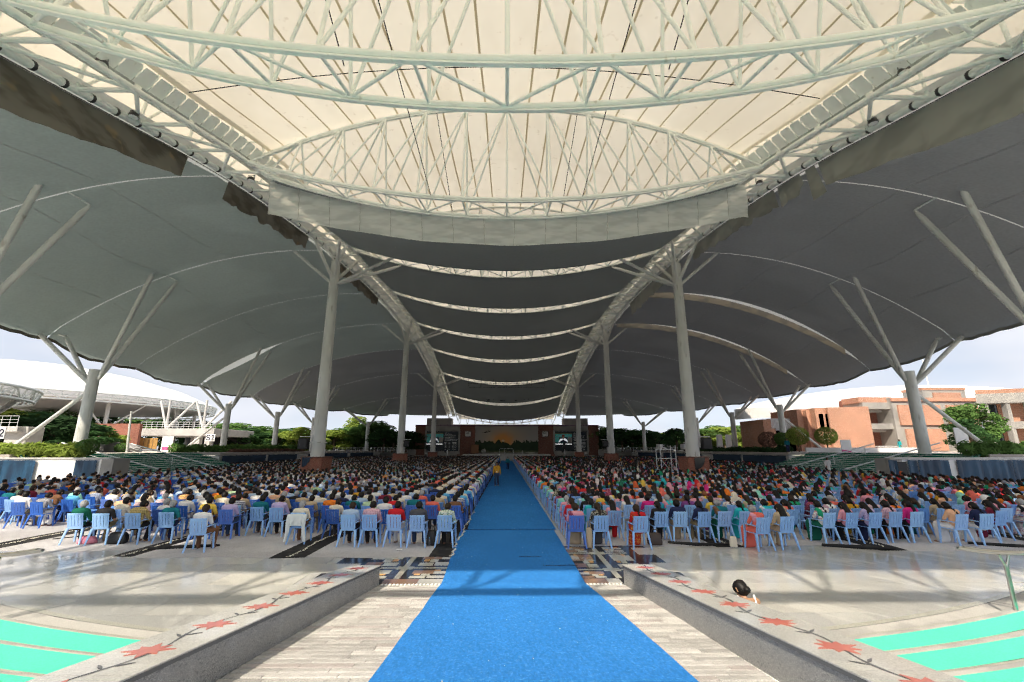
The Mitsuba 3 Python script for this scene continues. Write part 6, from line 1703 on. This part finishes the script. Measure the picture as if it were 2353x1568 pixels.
cw = [(v, f) for v, f in (a.arrays() for a in [CP['seat'], CP['back_frame'], *CP['slats'], *CP['legs'], *CP['arms']])]
far_chair = MB()
bp = lambda x, z: (x, -.215 - .12 * ((z - .44) / .44), z)
far_chair.sheet([[bp(x, z) for x in np.linspace(-.215, .215, 4)] for z in (.43, .885)], .02)
far_chair.box((0, .0, .43), (.44, .46, .03))
for s in (-1, 1): far_chair.box((s * .235, -.02, .66), (.05, .52, .025)); far_chair.box((s * .25, .23, .33), (.04, .04, .66)); far_chair.box((s * .235, -.26, .22), (.045, .05, .44))
fcv, fcf = far_chair.arrays()
cwv, cwf = whole.arrays()
PV, PF, PC, CV, CF, CC = [], [], [], [], [], []; pn = cn = 0
for (x, y, female, color, top_c, hair, hc, low, v, dp, rz, sc, sk) in crowd:
    if abs(x) > 1.13 * y + 2: continue
    R = rotz(math.radians(rz)); o = A_([x, y, .012])
    vv, ff = (cwv, cwf) if y < 24 else (fcv, fcf)
    CV.append(vv @ R.T + o); CF.append(ff + cn); cn += len(vv); CC.append(np.broadcast_to(np.array(PLASTIC[color]) * rp.uniform(.86, 1.05) + rp.uniform(0, .05), (len(vv), 3)))
    if top_c is None: continue
    lod = 1 if y < 44 else 2
    cols = {'top': flat(dp) if dp and hair != 'veil' and rp.random() < .5 else flat(top_c), 'low': flat(low), 'skin': SKINS[sk], 'hair': HAIRC[hc], 'veil': flat(dp or top_c)}
    for pv, pf, slot in figure(female, v, hair, lod):
        PV.append((pv * [sc, sc, sc * .5 + .5]) @ R.T + o); PF.append(pf + pn); pn += len(pv); PC.append(np.broadcast_to(cols[slot], (len(pv), 3)))
k = thing('seated_crowd', 'mass of seated people filling the hall from the middle rows to the stage', 'crowd', None, 'stuff')
scene[k] = mikit.ply((np.vstack(PV), np.vstack(PF)), 'crowd_colors', smooth=True, color=np.vstack(PC))
k = thing('chair_rows', 'mass of blue plastic chairs under the crowd in the middle and far rows', 'chairs', None, 'stuff')
scene[k] = mikit.ply((np.vstack(CV), np.vstack(CF)), 'crowd_colors', smooth=False, color=np.vstack(CC))


# ------------------------------------------------------------------ standing people
def standing(stride=.0, armswing=.0, skirt=False):
    nk = A_([0, 0, 1.44]); hd = A_([0, .02, 1.585]); H, q, R = head(hd, .05)
    b = list(H) + [bone(nk - A_([0, 0, .04]), .056, hd - A_([0, .01, .05]), .052)]
    sh = [A_([s * .185, 0, 1.38]) for s in (-1, 1)]; el = [A_([s * .245, -.02 + s * armswing, 1.10]) for s in (-1, 1)]; wr = [A_([s * .255, .06 + s * armswing * 2, .87]) for s in (-1, 1)]
    hp = [A_([s * .09, 0, .90]) for s in (-1, 1)]; kn = [A_([s * .095, .03 + s * stride * .5, .49]) for s in (-1, 1)]; an = [A_([s * .10, -.02 + s * stride, .085]) for s in (-1, 1)]
    b += [m3.Manifold.batch_hull([ball((0, 0, 1.30), (.155, .09, .11)), ball((0, 0, .95), (.145, .10, .09))]), bone(sh[0], .058, sh[1], .058)]
    for i, s in enumerate((-1, 1)):
        b += [bone(sh[i], .050, el[i], .040), bone(el[i], .040, wr[i], .027)] + hand(wr[i], (-s * .1, .12, -1), (s, .3, 0), 1 if s > 0 else -1)
        b += [bone(hp[i], .088, kn[i], .058), bone(kn[i], .058, an[i], .038), m3.Manifold.batch_hull([ball(an[i] - A_([0, .03, .045]), .036, 6), ball(an[i] + A_([0, .13, -.055]), .030, 6), ball(an[i] + A_([0, .17, -.062]), .022, 6)])]
    o = {'body': join(b)}
    up_ = [m3.Manifold.batch_hull([ball((0, 0, 1.31), (.175, .108, .11), 10), ball((0, 0, .93), (.165, .118, .08), 10)]), m3.Manifold.batch_hull([ball(sh[0], .070), ball(sh[1], .070), ball(nk - A_([0, .01, .04]), .066)])]
    for i in range(2): up_ += [bone(sh[i], .068, el[i], .056), bone(el[i], .056, wr[i] + A_([0, 0, .02]), .042)]
    o['shirt'] = join(up_)
    o['trousers'] = join([bone(hp[0], .115, hp[1], .115)] + [bone(hp[i], .110, kn[i], .080) for i in range(2)] + [bone(kn[i], .080, an[i], .066) for i in range(2)]) if not skirt else join([m3.Manifold.batch_hull([ball((0, 0, 1.0), (.15, .11, .06)), ball((0, 0, .12), (.24, .20, .05), 12)])])
    cut = m3.Manifold.batch_hull([ball(q(0, .16, -.02), .085, 10), ball(q(0, .19, -.18), .12, 8), ball(q(0, .05, -.16), .09, 8)])
    o['hair'] = join([m3.Manifold.batch_hull([ball(q(0, -.020, .038), .098, 12), ball(q(0, .028, .045), .083, 10), ball(q(0, -.030, -.025), .083, 10)]) - cut])
    o['long_hair'] = join([m3.Manifold.batch_hull([ball(q(0, -.020, .038), .100, 12), ball(q(0, .028, .045), .085, 10), ball(q(0, -.05, -.10), .075, 10), ball((0, -.09, 1.25), .06, 8)]) - cut])
    o['q'] = q
    return o


def put_standing(x, y, z, rz, S_, top_c, low, hair, label, sc=1.0, badge=False, skin=0):
    t = thing('person', label, 'person')
    X_ = T().translate([x, y, z]).rotate([0, 0, 1], rz).scale(sc)
    b = put(t, 'body', S_['body'], f'skin_{skin}', 45, xf=X_)
    q = S_['q']
    for s in (-1, 1): put(b, 'eye', np_mesh(ball(q(s * .033, .094, .012), .011, 6)), 'plain_black', True, xf=X_)
    put(t, 'top', S_['shirt'], cm(top_c), 45, xf=X_); put(t, 'trousers', S_['trousers'], cm(low), 45, xf=X_); put(t, 'hair', S_[hair], 'hair_black', 50, xf=X_)
    if badge:
        put(t, 'lanyard', MB().poly([(-.06, .085, 1.43), (-.045, .125, 1.30), (0, .128, 1.06), (.045, .125, 1.30), (.06, .085, 1.43)], .008, 5), 'cloth_maroon_fabric', True, xf=X_); put(t, 'badge', MB().cbox((0, .135, 1.02), (.075, .012, .10), .003), 'plain_white', xf=X_)
        for s in (-1, 1): put(t, 'shoe', np_mesh(m3.Manifold.batch_hull([ball((s * .10, -.05 + s * .12, .045), .043, 7), ball((s * .10, .12 + s * .12, .035), .036, 7), ball((s * .10, .16 + s * .12, .028), .028, 7)])), 'cloth_grey_fabric', 45, xf=X_)
    return t


def np_mesh(m): mm = m.to_mesh(); return np.array(mm.vert_properties[:, :3], float), np.array(mm.tri_verts, int)


W1, W2, W3 = standing(.12, .05), standing(.0, .0), standing(.0, .02, True)
put_standing(-.72, 36.9, .02, 180, W1, 'orange striped' if False else 'mustard', 'denim', 'hair', 'man in an orange yellow shirt with a badge walking down the blue aisle', 1.04, True)
put_standing(.25, 66.0, .02, 180, W2, 'teal', 'navy', 'hair', 'person in dark teal clothes standing far down the blue aisle', 1.0)
p = at(2070, 1036, 64); put_standing(p[0], 64, TZ, 90, W3, 'turquoise', 'turquoise', 'long_hair', 'woman in a turquoise dress standing in front of the brick building', 1.0)
p = at(2112, 1036, 66); put_standing(p[0] + .6, 66, TZ, -100, W2, 'purple', 'navy', 'hair', 'man in dark purple clothes beside the leaning brace of the rim column', 1.05)
put_standing(29.6, 43.0, .35, 170, W3, 'white', 'white', 'long_hair', 'woman in a white dress standing at the foot of the green steps', 1.0)
p = at(1868, 1030, 58); put_standing(35.3 + .8, 59.5, TZ, 150, W2, 'teal', 'navy', 'long_hair', 'person in teal clothes at the top end of the green steps, women side', 1.0)
p = at(136, 1012, 50); put_standing(p[0], 50, TZ - .6, 80, W2, 'white', 'white', 'hair', 'person in white half hidden behind the bright hedge on the men side', 1.0)

# woman who sits on the plaza behind the wall of the ramp
S_ = seated(dict(lean=.03, bow=.62, yaw=.22, el=(.06, .10), wr=(.08, .22, .60), kn=.14, an=.12), True, 9)
t = thing('person', 'woman with a dark tied bun sitting on the plaza behind the ramp wall', 'person')
X_ = T().translate([3.68, 7.72, -.41]).rotate([0, 0, 1], 8)
put(t, 'body', S_['body'], 'skin_2', 45, xf=X_); put(t, 'top', join([m3.Manifold.batch_hull([ball((0, -.09, .83), (.168, .112, .08), 10), ball((0, -.09, .55), (.17, .125, .09), 10)])] + [bone((s * .10, -.16, .88), .018, (s * .135, -.06, 1.005), .016, 6) for s in (-1, 1)]), 'cloth_white_fabric', 45, xf=X_); put(t, 'hair', S_['bun'], 'hair_black', 50, xf=X_)
nb = S_['q'](0, -.10, -.06); put(t, 'hair_tie', MB().lathe([(.03, -.012), (.042, 0), (.03, .012)], 12, nb + A_([0, -.02, .01])), 'cloth_purple_fabric', True, xf=X_)
put(t, 'skirt', m3.Manifold.batch_hull([ball((-.2, .0, .47), .10), ball((.2, 0, .47), .10), ball((-.22, .42, .47), .09), ball((.22, .42, .47), .09), ball((0, .1, .52), .12)]), 'cloth_white_fabric', 45, xf=X_)

# ------------------------------------------------------------------ small things between the chairs
def bag(nm, label, x, y, s, m, seed, handle=True):
    k = thing(nm, label, 'bag'); g = np.random.default_rng(seed); P = []
    for z, kx, ky in ((0, .86, .80), (.10, 1.0, 1.0), (.45, 1.0, .92), (.80, .90, .62), (1.0, .80, .26)):
        a = np.linspace(0, 2 * PI, 19); c, s_ = np.cos(a), np.sin(a)
        r = 1 / (np.abs(c) ** 4 + np.abs(s_) ** 4) ** .25
        wob = 1 + .06 * np.sin(3 * a + seed + z * 4); wob[-1] = wob[0]
        P.append(np.stack([x + c * r * s[0] / 2 * kx * wob, y + s_ * r * s[1] / 2 * ky * wob, np.full(19, .022 + s[2] * z) - .05 * s[2] * (z > .7) * np.abs(c)], 1))
    P.append(np.repeat(P[-1].mean(0)[None] - [[0, 0, .03 * s[2]]], 19, 0))
    put(k, 'sack', MB().grid(np.array(P)[:, ::-1]), m, True)
    if handle: put(k, 'strap', MB().poly([(x - s[0] * .25, y, s[2] * .95), (x - s[0] * .15, y - .02, s[2] * 1.35), (x + s[0] * .18, y - .02, s[2] * 1.3), (x + s[0] * .28, y, s[2] * .9)], .012, 6), m, True)


bag('cloth_bag', 'pink cloth bag lying under the chair of the man in dark green', -12.65, 14.95, (.50, .30, .20), 'bag_pink', 1, False)
bag('backpack', 'black backpack slumped between two light blue chairs, men side', -11.75, 14.95, (.55, .34, .32), 'bag_black', 2)
bag('backpack', 'small black backpack with a water bottle beside the chair at the aisle', -2.20, 14.55, (.30, .24, .42), 'bag_black', 3)
bag('handbag', 'dark brown leather handbag standing beside the chair of the woman in red', 4.45, 14.55, (.42, .26, .34), 'bag_brown', 4)
bag('cloth_bag', 'cream cloth bag hanging beside the chair of the woman in coral', 6.62, 14.15, (.20, .15, .30), 'cloth_cream_fabric', 5, False)
bag('cloth_bag', 'striped beige shoulder bag hanging off the deep blue chair', 2.42, 14.15, (.18, .20, .55), 'cloth_beige_fabric', 6)
for i, (x, y) in enumerate(((-2.24, 14.36), (-8.05, 15.2))):
    k = thing('water_bottle', ['clear water bottle in front of the small black backpack', 'clear water bottle on the mat behind the man in white'][i], 'bottle')
    put(k, 'body', MB().lathe([(.0, .02), (.034, .02), (.035, .15), (.030, .19), (.014, .225), (.014, .24)], 14, (x, y, 0)), 'water_clear', True); put(k, 'cap', MB().lathe([(.015, .238), (.016, .262), (0, .262)], 10, (x, y, 0)), 'cloth_sky_blue_fabric', 30)
scene['water_clear'] = {'type': 'thindielectric'}
k = thing('phone', 'pale phone lying on the grey mat behind the man in red', 'phone'); put(k, None, MB().cbox((-3.0, 13.85, .035), (.16, .08, .012), .004), 'wall_white')
# shawl over the back of a chair
x, y = -6.32, 15.05
P = []
for u in np.linspace(0, 1, 22):
    row = []
    for v in np.linspace(0, 1, 14):
        xx = x - .27 + .54 * u + .02 * math.sin(v * 9 + u * 5)
        if v < .35: q = v / .35; row.append((xx, y - .26 + .05 * q - .06 * (1 - q), .62 + .28 * q))
        else:
            q = (v - .35) / .65; drop = (.80 if u < .22 or u > .80 else .36)
            row.append((xx + (.06 * q * (1 if u > .5 else -1)), y - .36 - .035 * q - .03 * math.sin(u * 22) * q, .905 - drop * q))
    P.append(row)
k = thing('shawl', 'pale grey shawl hung over the back of a light blue chair', 'cloth'); put(k, None, MB().grid(P), 'white_cloth', True)
# rolled black mats and cords
for i, (pts, r) in enumerate((([(-10.2, 14.0), (-9.7, 14.15), (-8.9, 14.35), (-8.4, 14.5)], .05), ([(9.3, 14.3), (10.2, 13.95), (11.0, 13.72)], .055), ([(-14.3, 15.6), (-13.6, 16.3), (-12.9, 16.6)], .02), ([(4.9, 14.75), (5.6, 14.45), (6.6, 14.42)], .05), ([(13.9, 14.55), (14.8, 14.1), (15.9, 13.85)], .05))):
    k = thing('rolled_runner', ['rolled black runner edge behind the rearmost chairs, men side', 'rolled black runner edge on the mat behind the women', 'thin black cord lying on the sunlit grey mat', 'bunched black mat edge behind the woman in navy', 'black mat folded at the rear of the women side'][i], 'runner')
    put(k, None, MB().poly([(a, b, r * .7 + .012) for a, b in pts], [r * .7] + [r] * (len(pts) - 2) + [r * .5], 8), 'mat_black', True)
